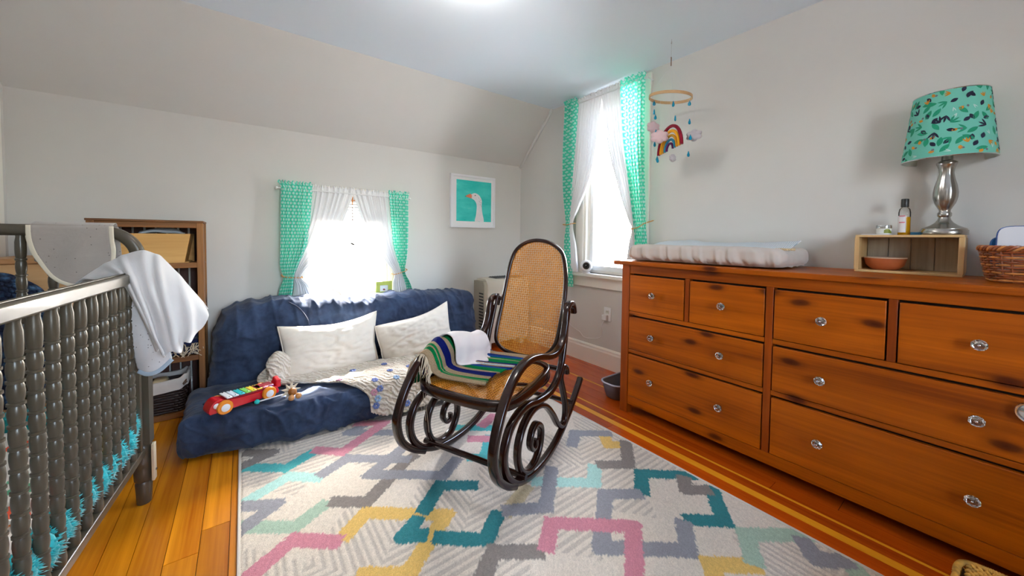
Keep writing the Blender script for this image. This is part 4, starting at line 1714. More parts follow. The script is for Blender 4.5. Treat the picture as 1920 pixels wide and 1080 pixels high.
fk = patch(rows_rel([
    [(.12, 2.64, .300), (.20, 2.60, .250), (.42, 2.56, .235), (.66, 2.56, .235), (.86, 2.52, .24), (1.08, 2.52, .24), (1.28, 2.52, .24)],
    [(.06, 2.55, .262), (.17, 2.50, .252), (.38, 2.47, .236), (.64, 2.45, .236), (.86, 2.43, .24), (1.08, 2.42, .24), (1.28, 2.42, .24)],
    [(.10, 2.47, .245), (.22, 2.43, .238), (.40, 2.38, .238), (.62, 2.34, .240), (.84, 2.34, .24), (1.06, 2.33, .24), (1.28, 2.33, .24)],
    [(.34, 2.36, .240), (.40, 2.33, .240), (.50, 2.28, .240), (.64, 2.24, .242), (.84, 2.23, .236), (1.06, 2.23, .236), (1.28, 2.23, .236)],
    [(.47, 2.24, .238), (.50, 2.22, .236), (.57, 2.19, .228), (.67, 2.165, .218), (.84, 2.16, .212), (1.06, 2.16, .212), (1.28, 2.16, .212)],
    [(.57, 2.165, .180), (.59, 2.155, .165), (.64, 2.140, .145), (.72, 2.130, .130), (.86, 2.13, .13), (1.06, 2.13, .13), (1.28, 2.13, .13)],
    [(.585, 2.135, .075), (.62, 2.125, .058), (.67, 2.118, .045), (.75, 2.110, .040), (.88, 2.11, .045), (1.06, 2.11, .05), (1.28, 2.11, .06)]]))
b = MB()


def knit_fn(u, v):
    p = fk(u, v)
    return p + Vector((0, 0, .006 * fbm((p.x, p.y, p.z), 14, 2) + .003 * math.sin(v * 90)))


b.grid(knit_fn, 60, 90)
b.build('knit', KNIT, t, angle=0, solid=.008)
# rumpled hood of the blanket beside the pillow
O2 = O_
fh = patch(rows_rel([
    [(.235, 2.60, .23), (.225, 2.58, .33), (.20, 2.57, .385), (.155, 2.56, .395), (.115, 2.545, .365)],
    [(.22, 2.55, .235), (.205, 2.535, .32), (.18, 2.525, .37), (.14, 2.51, .378), (.105, 2.505, .345)],
    [(.205, 2.52, .235), (.185, 2.51, .29), (.165, 2.50, .325), (.135, 2.49, .325), (.115, 2.49, .31)],
    [(.20, 2.49, .238), (.175, 2.48, .262), (.15, 2.475, .275), (.125, 2.475, .27), (.10, 2.48, .262)],
    [(.19, 2.46, .236), (.155, 2.455, .244), (.12, 2.45, .25), (.085, 2.465, .25), (.05, 2.49, .245)]]))
b = MB()
b.grid(lambda u, v: fh(u, v) + Vector((.004, 0, .006)) * math.sin(v * 9 + u * 7), 24, 24)
b.build('fold', KNIT, t, angle=0, solid=.010)
FL = [mat('crochet_blue', C(108, 124, 176), .95), mat('crochet_pink', C(206, 150, 166), .95), mat('crochet_sky', C(150, 176, 206), .95)]
CENT = mat('crochet_yellow', C(206, 186, 150), .95)
fm = []
for k in range(3):
    b = MB()
    for q in range(6):
        a = q * PI / 3
        b.ball((math.cos(a) * .012, math.sin(a) * .012, .003), .0086, 8, 6, (1, 1, .5))
    fm.append(b)
proto = {}
rnd = random.Random(11)
spots = []
for u in (.24, .42, .60, .74, .88):
    for v in (.16, .30, .44, .58, .72, .88):
        spots.append((u + rnd.uniform(-.04, .04), v + rnd.uniform(-.03, .03)))
for i, (u, v) in enumerate(spots):
    if (u < .32 and v < .32) or i % 5 in (1, 3) and i > 3:
        continue
    k = (0, 2, 0, 0, 2, 1, 0)[i % 7]
    p = knit_fn(u, v)
    du, dv = fk(min(1, u + .01), v) - fk(u - .01, v), fk(u, min(1, v + .01)) - fk(u, v - .01)
    nn = dv.cross(du).normalized()
    nn = -nn if nn.z < 0 and abs(nn.z) > .2 else nn
    if nn.y > .3:
        nn = -nn
    q = nn.to_track_quat('Z', 'Y').to_euler()
    if k not in proto:
        proto[k] = fm[k].build('crochet_flower', FL[k], t, p + nn * .004, angle=0)
        proto[k].rotation_euler = q
    else:
        again(proto[k], t, p + nn * .004, rot=q)
for k in range(3):
    if k not in proto:
        fm[k].bm.free()
# ------------------------------------------------------------------ things on the dresser
TOP = DH
PADF = fabric('beige_grey_pad_cover', C(196, 184, 176), vary=.05, wrinkle=.25, wscale=14)
t = thing('changing_pad', 'changing pad in a gathered beige cover on the dresser top', 'changing pad', (2.185, 1.015, TOP))
b = MB()


def pad_disp(p, nn):
    d = 0.0
    if abs(nn.z) < .8:                       # gathers round the elastic
        s = (p.y - .35 * p.z) * 75 + 3.0 * fbm((p.x, p.y * .8, 0), 9)
        k_ = 1 - max(0, p.z / .11)
        d += .0060 * math.sin(s) * (.35 + .65 * k_) + .0030 * math.sin(s * 2.3 + 1) * k_ + .005 * fbm((p.x, p.y, p.z * .3), 7)
    return d + .003 * fbm(p, 9)


b.softbox((0, 0, .048), (.42, .85, .086), .042, (20, 260, 12), pad_disp)
for v in b.bm.verts:
    x, y, z = v.co
    r = 1 - .10 * max(0, abs(y) / .42 - .75) * 4 * (abs(x) / .21)
    v.co.x *= r
    if z > .05:
        v.co.z += .022 * (abs(x) / .21) ** 2 - .012 * max(0, abs(y) / .42 - .7) * 2
    if z < .02:
        v.co.x *= .97
        v.co.y *= .985
    v.co.z = max(.001, v.co.z)
b.build('cover', PADF, t, angle=0)
m, n, l, bs = newmat('blue_white_ticking')
wv = n.new('ShaderNodeTexWave')
wv.bands_direction = 'Y'
wv.inputs['Scale'].default_value = 36
l.new(pos_vec(n, l), wv.inputs['Vector'])
l.new(ramp(n, l, wv.outputs[1], [(.35, C(170, 184, 196)), (.55, C(226, 228, 230))]).outputs[0], bs.inputs['Base Color'])
bs.inputs['Roughness'].default_value = .95
TICK = m
b = MB()
fc = patch([
    [(2.01, 1.40, 1.047), (2.01, 1.25, 1.045), (2.005, 1.08, 1.047), (2.01, .92, 1.045), (2.02, .78, 1.047), (2.05, .68, 1.046)],
    [(2.10, 1.41, 1.041), (2.10, 1.25, 1.042), (2.10, 1.08, 1.040), (2.10, .92, 1.041), (2.11, .76, 1.042), (2.13, .665, 1.040)],
    [(2.22, 1.42, 1.046), (2.22, 1.25, 1.046), (2.22, 1.08, 1.043), (2.22, .92, 1.043), (2.22, .76, 1.047), (2.23, .655, 1.044)],
    [(2.34, 1.42, 1.070), (2.34, 1.25, 1.074), (2.34, 1.08, 1.064), (2.34, .92, 1.066), (2.34, .76, 1.068), (2.34, .645, 1.074)],
    [(2.40, 1.41, 1.076), (2.40, 1.25, 1.086), (2.40, 1.08, 1.072), (2.40, .92, 1.076), (2.40, .76, 1.080), (2.40, .640, 1.092)]])
b.grid(lambda u, v: fc(u, v) + Vector((0, 0, .004 * fbm((u * 4, v * 9, 1), 1.5, 2) + .003 * math.sin(v * 31) * (1 - u))), 30, 70)
tag(b.build('burp_cloth', TICK, None, angle=0, solid=.006), 'thin blue and white striped cloth spread on the changing pad', 'cloth')
b = MB()
for k in range(9):
    b.ball((2.145 + .006 * math.sin(k), .672 - .009 * k, 1.049), .0062, 8, 6)
tag(b.build('teething_beads', mat('pale_wood_beads', C(206, 180, 140), .5)), 'short string of pale wooden beads lying at the foot of the changing pad', 'beads')

# little crate turned on its side
LW = wood('pale_birch', C(190, 150, 96), C(218, 184, 132), 'Y', .55, 14, 9)
LWZ = wood('pale_birch_upright', C(186, 146, 92), C(214, 180, 128), 'Z', .55, 14, 9)
GREYB = wood('grey_crate_slats', C(150, 136, 116), C(190, 176, 152), 'Z', .7, 14, 9)
BX0, BX1, BY0, BY1, BZ1 = 2.265, 2.44, .086, .405, 1.122
t = thing('wooden_crate', 'pale wooden crate lying on its side under the lamp', 'crate', ((BX0 + BX1) / 2, (BY0 + BY1) / 2, TOP))
OC = Vector((-(BX0 + BX1) / 2, -(BY0 + BY1) / 2, 0))


def cpart(nm, m, *bb):
    b = MB()
    b.box(*bb)
    for v in b.bm.verts:
        v.co += OC + Vector((0, 0, -TOP))
    return b.build(nm, m, t, bevel=.0015)


cpart('top_panel', LW, BX0, BX1, BY0 + .002, BY1 - .002, BZ1 - .010, BZ1)
cpart('bottom_panel', LW, BX0, BX1, BY0 + .002, BY1 - .002, TOP, TOP + .010)
cpart('end_panel', LWZ, BX0, BX1, BY0, BY0 + .016, TOP + .010, BZ1 - .010)
cpart('end_panel', LWZ, BX0, BX1, BY1 - .016, BY1, TOP + .010, BZ1 - .010)
for k in range(4):
    w = (BY1 - BY0 - .034) / 4
    cpart('slat', GREYB, BX1 - .010, BX1 - .003, BY0 + .017 + w * k + .001, BY0 + .017 + w * (k + 1) - .001, TOP + .011, BZ1 - .011)
TERRA = mat('terracotta', C(176, 92, 48), .6, vary=.08, vscale=20)
t = thing('bowl', 'terracotta bowl inside the pale wooden crate', 'bowl', (2.345, .315, TOP + .010))
b = MB()
b.lathe([(.035, 0), (.045, .004), (.062, .022), (.0685, .048), (.070, .054), (.0665, .0545), (.064, .048), (.055, .022), (.03, .009), (.001, .008)], 36)
b.build('body', TERRA, t, angle=60)
b = MB()
b.tube([(.0682 * math.cos(a * PI / 18), .0682 * math.sin(a * PI / 18), .0545) for a in range(36)], .0028, 6, closed=True)
b.build('rim', mat('pale_glazed_rim', C(206, 176, 150), .4), t)
# table lamp
t = thing('table_lamp', 'table lamp with brushed steel base and leaf-print shade', 'lamp', (2.362, .148, BZ1))
b = MB()
b.lathe([(.066, 0), (.0675, .003), (.0675, .020), (.064, .023), (.064, .026), (.058, .030), (.040, .040), (.026, .052), (.019, .064), (.0165, .074)], 40)
b.build('base', STEEL, t, angle=50)
b = MB()
b.lathe([(.0165, .074), (.0205, .080), (.0205, .092), (.0165, .097), (.0165, .104), (.021, .114), (.029, .134), (.034, .158), (.0345, .178), (.031, .205), (.024, .235), (.0205, .258), (.022, .276), (.0275, .290), (.0300, .296), (.0295, .302), (.022, .308), (.0165, .312), (.0165, .322), (.0155, .334)], 40)
for v in b.bm.verts:
    r = math.hypot(v.co.x, v.co.y)
    if .12 < v.co.z < .285:
        a = math.atan2(v.co.y, v.co.x)
        k = 1 + .028 * math.cos(a * 12)
        v.co.x *= k
        v.co.y *= k
b.build('stem', STEEL, t, angle=50)
b = MB()
b.lathe([(.016, .334), (.019, .338), (.021, .345), (.021, .372), (.018, .380), (.012, .39)], 20)
b.build('socket', BLACKPL, t)
b = MB()
b.lathe([(.012, .39), (.016, .40), (.029, .425), (.030, .445), (.022, .465), (.001, .474)], 20)
b.build('bulb', mat('frosted_bulb', C(236, 236, 230), .3), t)
b = MB()
h = [(0, .026, .335), (0, .050, .36), (0, .058, .42), (0, .045, .50), (0, .015, .548), (0, 0, .552), (0, -.015, .548), (0, -.045, .50), (0, -.058, .42), (0, -.050, .36), (0, -.026, .335)]
b.tube([Matrix.Rotation(.35, 4, 'Z') @ Vector(p) for p in cr(h, 4)], .0022, 8)
b.build('harp', CHROME, t)
SH0, SH1, SR0, SR1 = .312, .578, .132, .104
SHADEM = mat('aqua_shade_linen', C(122, 206, 188), .9, transl=.25)
b = MB()
b.grid(lambda u, v: Vector(((SR0 + (SR1 - SR0) * v) * math.cos(2 * PI * u), (SR0 + (SR1 - SR0) * v) * math.sin(2 * PI * u), SH0 + (SH1 - SH0) * v)), 72, 8, wrap_u=True)
shade = b.build('lamp_shade', SHADEM, t, angle=0)
b = MB()
b.grid(lambda u, v: Vector(((SR0 - .0015 + (SR1 - SR0) * v) * math.cos(2 * PI * u), (SR0 - .0015 + (SR1 - SR0) * v) * math.sin(2 * PI * u), SH0 + (SH1 - SH0) * v)), 72, 4, wrap_u=True)
b.build('shade_lining', mat('white_shade_lining', C(232, 230, 222), .9, transl=.2), shade, angle=0)
b = MB()
for r, z in ((SR0, SH0), (SR1, SH1)):
    b.tube([(r * math.cos(a * PI / 30), r * math.sin(a * PI / 30), z) for a in range(60)], .0020, 6, closed=True)
for a in range(3):
    b.tube([(.0, .0, .550), (SR1 * math.cos(a * 2.094), SR1 * math.sin(a * 2.094), SH1 - .012)], .0016, 6)
b.build('shade_wire', CHROME, shade)
LEAFM = [mat('leaf_ink_' + nm, c, .9) for nm, c in (('green', C(18, 140, 104)), ('navy', C(22, 26, 52)), ('ochre', C(196, 130, 34)), ('grey', C(110, 110, 120)), ('white', C(222, 232, 228)))]
b = MB()


def on_shade(u, z, off=.0006):
    k = (z - SH0) / (SH1 - SH0)
    r = SR0 + (SR1 - SR0) * k + off
    a = u / ((SR0 + SR1) / 2)
    return Vector((r * math.cos(a), r * math.sin(a), z))


def leaf(u, z, L, w, ang, mi):
    pts = []
    for k in range(7):
        s = k / 6
        pts.append((s * L, w * math.sin(PI * s) ** .8))
    for k in range(5, 0, -1):
        s = k / 6
        pts.append((s * L, -w * math.sin(PI * s) ** .8))
    P = []
    for x_, y_ in pts:
        uu, zz = u + x_ * math.cos(ang) - y_ * math.sin(ang), z + x_ * math.sin(ang) + y_ * math.cos(ang)
        P.append(on_shade(uu, min(max(zz, SH0 + .002), SH1 - .002)))
    b.mi = mi
    b.face(P)


rnd = random.Random(21)
per = PI * (SR0 + SR1)
iu = 27
for i in range(iu):
    for j in range(9):
        u = per * (i + .5 * (j % 2)) / iu + rnd.uniform(-.005, .005)
        z = SH0 + .018 + (SH1 - SH0 - .036) * j / 8 + rnd.uniform(-.005, .005)
        k = rnd.random()
        a = rnd.uniform(0, 2 * PI)
        if k < .30:
            leaf(u, z, .037, .0078, a, 0)
        elif k < .52:
            leaf(u, z, .024, .0070, a, 1)
        elif k < .66:
            mi = rnd.choice((0, 1, 1))
            for da in (-.6, 0, .6):
                leaf(u, z, .029, .0034, a + da, mi)
        elif k < .80:
            leaf(u, z, .017, .0056, a, 2)
            leaf(u + .010, z + .004, .010, .004, a + 1, 3)
        elif k < .90:
            for da in (-.5, 0, .5):
                leaf(u, z, .021, .0026, a + da, 2)
        else:
            for da in (-.4, .1):
                leaf(u, z, .018, .0012, a + da, 4)
b.build('leaf_print', LEAFM, shade, smooth=False, recalc=False)
# bottle of oil, jar, card, blue box
t = thing('oil_bottle', 'clear bottle of yellow oil with a black cap', 'bottle', (2.36, .262, BZ1))
b = MB()
b.lathe([(.018, 0), (.0195, .002), (.0195, .100), (.017, .115), (.010, .122), (.010, .126)], 24)
b.build('body', glass('clear_pet'), t, angle=0)
b = MB()
b.lathe([(.0182, .001), (.0188, .003), (.0188, .078), (.018, .080)], 24)
b.build('oil', mat('yellow_oil', C(236, 176, 16), .1, transl=.4), t)
b = MB()
b.lathe([(.0125, .124), (.0128, .125), (.0128, .157), (.0115, .160)], 24)
b.build('cap', BLACKPL, t)
b = MB()
b.grid(lambda u, v: Vector((.0199 * math.cos(1.75 + 1.75 * u), .0199 * math.sin(1.75 + 1.75 * u), .012 + .073 * v)), 12, 2)
lab = b.build('label', mat('white_label', C(226, 222, 226), .5), t)
PINKBAR = mat('pink_label_bar', C(206, 80, 104), .5)
for z in (.082, .054):
    b = MB()
    b.grid(lambda u, v: Vector((.0201 * math.cos(2.35 + 1.0 * u), .0201 * math.sin(2.35 + 1.0 * u), z + .004 * v)), 8, 1)
    b.build('label_bar', PINKBAR, lab)
t = thing('salve_jar', 'small white jar with a green label beside the oil bottle', 'jar', (2.36, .325, BZ1 + .004))
b = MB()
b.lathe([(.023, 0), (.025, .002), (.025, .026)], 28)
b.build('body', mat('white_jar', C(222, 226, 222), .3), t)
b = MB()
b.lathe([(.0262, .026), (.0265, .027), (.0265, .039), (.0255, .041)], 28)
b.build('lid', mat('silver_lid', C(200, 202, 200), .25, .9), t)
b = MB()
b.grid(lambda u, v: Vector((.0253 * math.cos(3.3 + 1.3 * u), .0253 * math.sin(3.3 + 1.3 * u), .005 + .019 * v * (.4 + .6 * math.sin(PI * min(1, .15 + u))))), 12, 2)
b.build('label', mat('olive_label', C(130, 140, 46), .5), t)
b = MB()
b.box(2.33, 2.40, .295, .395, BZ1, BZ1 + .004)
tag(b.build('card', mat('pale_card', C(206, 206, 212), .6), bevel=.001), 'pale card lying under the white jar', 'card')
b = MB()
b.box(2.335, 2.37, .205, .240, BZ1, BZ1 + .013)
tag(b.build('small_box', mat('petrol_blue_card', C(14, 78, 108), .5), bevel=.002), 'small petrol blue box between the oil bottle and the lamp', 'box')

# wicker basket with folded cloths
WICK = mat('red_brown_willow', C(132, 66, 30), .42, vary=.35, vscale=45, coat=.2)
WICK2 = mat('honey_willow', C(186, 116, 54), .42, vary=.3, vscale=45, coat=.2)
t = thing('wicker_basket', 'red-brown willow basket of folded cloths on the dresser end', 'basket', (2.19, -.063, TOP))


def brim(a, k):
    """rounded-rectangle plan, k scales it"""
    c, s_ = math.cos(a), math.sin(a)
    e = .62
    return Vector((.125 * k * math.copysign(abs(c) ** e, c), .112 * k * math.copysign(abs(s_) ** e, s_), 0))


NS = 28
for r_ in range(12):
    z = .008 + r_ * .0088
    k = .78 + .20 * (z / .11) ** .7
    b = MB()
    path = []
    for i in range(NS * 4):
        a = 2 * PI * i / (NS * 4)
        w = .0042 * math.cos(a * NS / 2 + (PI if r_ % 2 else 0))
        p = brim(a, k)
        path.append(p * (1 + w / .14) + Vector((0, 0, z + .0008 * math.sin(a * 5 + r_))))
    b.tube(path, .0040, 6, closed=True)
    b.build('withe', WICK if r_ % 3 else WICK2, t)
for i in range(NS):
    a = 2 * PI * (i + .0) / NS
    b = MB()
    b.tube([brim(a, .78) + Vector((0, 0, .004)), brim(a, .90) + Vector((0, 0, .05)), brim(a, .985) + Vector((0, 0, .118))], .0030, 5)
    b.build('stake', WICK, t)
for q in range(3):
    b = MB()
    path = []
    for i in range(180):
        a = 2 * PI * i / 180
        ph = a * 20 + q * 2.094
        path.append(brim(a, 1.0 + .035 * math.cos(ph)) + Vector((0, 0, .118 + .0065 * math.sin(ph))))
    b.tube(path, .0048, 6, closed=True)
    b.build('rim_strand', WICK2 if q == 1 else WICK, t)
b = MB()
b.prism([tuple(brim(2 * PI * i / 40, .77))[:2] for i in range(40)], 'Z', .001, .006)
b.build('bottom', WICK, t)
SERGE = mat('blue_serged_edge', C(70, 96, 150), .9, vary=.4, vscale=160)
CLOTHW = fabric('white_flannel', C(218, 216, 220), vary=.03)


def folded_cloth(label, c, w, h, th, lean, m, layers=3):
    """a folded cloth: stacked rounded layers with a stitched edge"""
    t = thing('folded_cloth', label, 'cloth', c, group='folded cloths in the willow basket')
    M = Matrix.Rotation(lean, 4, 'Y')
    for k in range(layers):
        b = MB()
        pts = []
        for i in range(40):
            a = 2 * PI * i / 40
            ca, sa = math.cos(a), math.sin(a)
            pts.append((w / 2 * math.copysign(abs(ca) ** .35, ca), h / 2 + h / 2 * math.copysign(abs(sa) ** .35, sa)))
        x0 = k * th / layers
        b.prism(pts, 'X', x0 + .0008, x0 + th / layers - .0008)
        for v in b.bm.verts:
            v.co = M @ v.co
        b.build('layer', m, t, bevel=.0015)
        b = MB()
        b.tube([M @ Vector((x0 + th / layers / 2, p[0], p[1])) for p in pts], .0034, 6, closed=True)
        b.build('edge_stitching', SERGE, t)


folded_cloth('white flannel cloth standing upright in the willow basket', (2.20, -.066, TOP + .05), .155, .155, .018, .30, CLOTHW, 2)
folded_cloth('folded white cloth lying in front in the willow basket', (2.095, -.066, TOP + .118), .15, .085, .022, 1.45, CLOTHW, 2)
folded_cloth('blue cloth behind the white one in the willow basket', (2.235, -.052, TOP + .045), .155, .12, .012, .25, fabric('mid_blue_cloth', C(36, 92, 150)), 1)

# shiny oval disc at the picture edge
t = thing('drawer_latch', 'shiny silver round latch on the dresser front at the photo edge', 'latch', (FX0 + .001, -.071, .575))
Mx = Matrix.Rotation(-PI / 2, 4, 'Y')
b = MB()
b.lathe([(.030, 0), (.030, .008), (.026, .012), (.001, .0135)], 32, M=Mx)
b.build('disc', mat('satin_chrome', C(214, 216, 220), .18, 1.0), t, angle=50)
b = MB()
b.tube([(-.0136, .029 * math.cos(a), .029 * math.sin(a)) for a in [i * PI / 16 for i in range(32)]], .003, 6, closed=True)
b.build('rim', CHROME, t)

# ------------------------------------------------------------------ mobile
FELT = {'red': C(128, 14, 40), 'gold': C(226, 160, 26), 'mustard': C(196, 140, 30), 'blue': C(46, 130, 160), 'plum': C(86, 30, 84), 'pink': C(226, 196, 200), 'grey': C(196, 190, 196), 'drop': C(14, 134, 166)}
FM = {k: fabric('felt_' + k, v, weave=500, vary=.1) for k, v in FELT.items()}
MC = Vector((2.18, 1.278, HC))
t = thing('baby_mobile', 'hanging mobile with wooden hoop, rainbow, clouds and raindrops', 'mobile', MC)
b = MB()
hz = 1.988 - HC
b.loft([[(.128 * math.cos(a) if k in (0, 3) else .1245 * math.cos(a), .128 * math.sin(a) if k in (0, 3) else .1245 * math.sin(a), hz + (.009 if k < 2 else -.009) + .018 * math.sin(a)) for k in range(4)] for a in [i * PI / 28 for i in range(56)]], True, loop=True)
b.build('hoop', wood('beech_hoop', C(176, 136, 92), C(206, 166, 120), 'Y', .5, 10, 9), t, angle=50)
b = MB()
b.tube(cr([(0, 0, 0), (0, 0, -.012), (.004, 0, -.020), (0, 0, -.028), (-.004, 0, -.022)], 4), .0016, 6)
b.build('ceiling_hook', CHROME, t)
STR = mat('pale_thread', C(206, 208, 212), .8)
b = MB()
b.tube([(0, 0, -.026), (0, 0, -.16)], .0009, 5)
for a in (.4, 2.5, 4.6):
    b.tube([(0, 0, -.16), (.126 * math.cos(a), .126 * math.sin(a), hz + .008 + .018 * math.sin(a))], .0005, 4)
b.build('cord', STR, t)
b = MB()
b.tube([(0, 0, -.11), (0, 0, -.165)], .0028, 8)
b.build('cord_wrap', mat('brown_cord_wrap', C(120, 84, 60), .8), t)
view = Vector((-.82, -.50, -.25)).normalized()
e1 = Vector((0, 0, 1)).cross(view).normalized()        # to the picture's right
e2 = view.cross(e1).normalized()


def felt_shape(nm, m, c, poly, th=.012, turn=0.0, roll=0.0, parent=t):
    """stuffed felt shape facing the room"""
    b = MB()
    a1 = (Matrix.Rotation(turn, 3, 'Z') @ e1)
    nn = a1.cross(Vector((0, 0, 1))).normalized()
    up = nn.cross(a1).normalized()
    up = -up if up.z < 0 else up
    R_ = Matrix.Rotation(roll, 3, nn)
    a1, up = R_ @ a1, R_ @ up
    c = Vector(c) - MC
    n_ = len(poly)
    cx, cy = sum(p[0] for p in poly) / n_, sum(p[1] for p in poly) / n_
    rings = []
    for s, d in ((.02, -.5), (.55, -.46), (.86, -.34), (1.0, 0), (.86, .34), (.55, .46), (.02, .5)):
        rings.append([c + a1 * (cx + (p[0] - cx) * s) + up * (cy + (p[1] - cy) * s) + nn * (d * th) for p in poly])
    b.loft(rings)
    return b.build(nm, m, parent, angle=0)


def cloud_poly(r, lobes=6):
    p = []
    for i in range(72):
        a = 2 * PI * i / 72
        p.append((r * 1.15 * math.cos(a) * (1 + .26 * abs(math.sin(a * lobes / 2))), r * .90 * math.sin(a) * (1 + .26 * abs(math.sin(a * lobes / 2)))))
    return p


drop_poly = [(0, .021), (.003, .012), (.008, .002), (.0095, -.006), (.007, -.013), (0, -.016), (-.007, -.013), (-.0095, -.006), (-.008, .002), (-.003, .012)]
threads = MB()
drops = [(1.393, 1.989), (1.382, 1.924), (1.379, 1.894), (1.379, 1.798), (1.367, 1.712), (1.372, 1.626), (1.337, 1.603), (1.222, 1.92), (1.164, 1.927), (1.219, 1.836), (1.161, 1.814), (1.148, 1.715), (1.16, 1.617)]
rnd = random.Random(5)
for i, (y, z) in enumerate(drops):
    dx = (.005, -.01, .0, .01, -.02, .02, -.03, -.06, .02, -.04, .02, .01, .015)[i]
    felt_shape('raindrop', FM['drop'], (2.18 + dx, y, z - .004), drop_poly, .010, turn=rnd.uniform(-.9, .9) if i not in (9, 1) else 1.25)
for y, z0, dx in ((1.387, 1.60, .0), (1.163, 1.60, .015), (1.222, 1.83, -.05)):
    threads.tube([Vector((2.18 + dx, y, 1.985)) - MC, Vector((2.18 + dx, y, z0)) - MC], .0005, 4)
felt_shape('cloud', FM['pink'], (2.21, 1.412, 1.838), cloud_poly(.037), .03, turn=.7)
felt_shape('cloud', FM['pink'], (2.13, 1.315, 1.742), cloud_poly(.039), .034, turn=.1)
felt_shape('cloud', FM['grey'], (2.22, 1.141, 1.728), cloud_poly(.033), .026, turn=-.3)
felt_shape('cloud', FM['grey'], (2.18, 1.252, 1.604), cloud_poly(.023), .026, turn=1.05)
rb = thing('rainbow', None, None)
rb.parent = t
tA = Vector((.28, .94, 0)).normalized()                # picture left
rbc = Vector((2.17, 1.268, 1.655)) - MC
for (r, w, c) in ((.096, .0105, 'red'), (.0765, .0095, 'gold'), (.0585, .0085, 'mustard'), (.042, .008, 'blue'), (.0265, .0075, 'plum')):
    b = MB()
    path = []
    for i in range(25):
        a = PI * i / 24
        d = tA * (r * math.cos(a)) + Vector((0, 0, 1)) * (r * 1.52 * math.sin(a))
        d = d + Vector((0, 0, -.16)) * (d.dot(tA))
        path.append(rbc + d)
    b.tube(path, [w * 1.0] * 25, 10)
    o = b.build('rainbow_band', FM[c], rb, angle=60)
for z0, y in ((1.80, 1.266),):
    threads.tube([Vector((2.17, y, 1.985)) - MC, Vector((2.17, y, z0)) - MC], .0005, 4)
for y, x, z in ((1.412, 2.21, 1.87), (1.315, 2.13, 1.78), (1.141, 2.22, 1.76)):
    threads.tube([Vector((x, y, 1.985)) - MC, Vector((x, y, z)) - MC], .0005, 4)
threads.build('thread', STR, t)

# ------------------------------------------------------------------ picture of a goose
t = thing('goose_picture', 'white framed picture of a white goose on turquoise', 'picture', (1.846, KY, 1.445))
PW, PH, PD = .252, .256, .032
b = MB()
for x0, x1, z0, z1 in ((-PW, -PW + .022, -PH, PH), (PW - .022, PW, -PH, PH), (-PW + .022, PW - .022, PH - .022, PH), (-PW + .022, PW - .022, -PH, -PH + .022)):
    b.box(x0, x1, -PD, -.001, z0, z1)
b.build('frame', mat('white_picture_frame', C(234, 232, 236), .4), t, smooth=False)
b = MB()
b.box(-PW + .02, PW - .02, -PD + .008, -.004, -PH + .02, PH - .02)
b.build('mount', mat('white_mount', C(236, 234, 236), .8), t, smooth=False)
PQ = [(-.192, .196), (.205, .180), (.205, -.205), (-.192, -.205)]


def art(nm, m, polys, lay, parent):
    b = MB()
    for poly in polys:
        b.face([Vector((-PW + p[0] * 2 * PW, -PD + .0075 - lay * .0004, -PH + p[1] * 2 * PH)) for p in poly])
    return b.build(nm, m, parent, smooth=False, recalc=False)


m, n, l, bs = newmat('turquoise_print')
nz = noise_node(n, l, 5, 4, .6, pos_vec(n, l, (1, 1, 2.5)))
l.new(ramp(n, l, nz.outputs[0], [(.35, C(20, 186, 178)), (.62, C(70, 208, 198)), (.78, C(150, 222, 216))]).outputs[0], bs.inputs['Base Color'])
bs.inputs['Roughness'].default_value = .6
pr = art('print', m, [[(.12, .12), (.91, .12), (.91, .90), (.12, .90)]], 0, t)


def sm2(pts, n_=5):
    return [(p.x, p.y) for p in cr([Vector(p) for p in pts], n_, closed=True)]


art('goose', mat('goose_white', C(232, 226, 228), .7, vary=.05, vscale=30), [sm2([(.455, .565), (.445, .625), (.475, .655), (.535, .668), (.605, .645), (.66, .59), (.69, .52), (.685, .43), (.70, .30), (.735, .125), (.63, .125), (.53, .125), (.555, .25), (.57, .40), (.555, .48), (.51, .535)])], 1, pr)
art('beak', mat('goose_orange', C(232, 128, 96), .7), [[(.30, .592), (.36, .625), (.43, .652), (.462, .615), (.448, .56), (.40, .572)]], 2, pr)
art('eye', BLACKPL, [sm2([(.52, .625), (.532, .637), (.545, .626), (.533, .613)])], 2, pr)
b = MB()
for u, v in ((.60, .60), (.635, .56), (.655, .51), (.64, .47), (.665, .44), (.62, .53)):
    b.face([Vector((-PW + p[0] * 2 * PW, -PD + .0075 - .0009, -PH + p[1] * 2 * PH)) for p in ((u, v), (u + .03, v - .022), (u + .012, v - .03))])
b.build('feather_marks', mat('goose_grey', C(190, 182, 186), .8), pr, smooth=False, recalc=False)
art('beak_tip', BLACKPL, [[(.30, .592), (.325, .606), (.322, .588)]], 3, pr)

# ------------------------------------------------------------------ wall heater
HEATC = mat('cream_heater_enamel', C(216, 206, 190), .4)
t = thing('wall_heater', 'cream metal wall heater in the corner behind the rocking chair', 'heater', (2.13, 3.05, 0))
b = MB()
pr_ = [(-.115, .06), (-.115, .60), (-.108, .645), (-.09, .672), (-.06, .685), (.09, .685), (.09, .06)]
b.prism(pr_, 'X', -.235, .27)
b.build('casing', HEATC, t, bevel=.004)
b = MB()
b.prism([(-.105, .06), (-.105, .63), (-.085, .665), (.09, .665), (.09, .06)], 'X', -.272, -.235)
side = b.build('side_panel', mat('taupe_heater_side', C(176, 164, 146), .5), t, bevel=.003)
b = MB()
for k in range(15):
    z = .12 + k * .030
    b.box(-.2735, -.262, -.088, -.012, z, z + .013)
b.build('louvre', BLACKPL, side, smooth=False)
b = MB()
b.box(-.12, .25, -.075, .06, .6855, .692)
top = b.build('top_grille', mat('grey_grille', C(110, 112, 112), .5), t, bevel=.002)
b = MB()
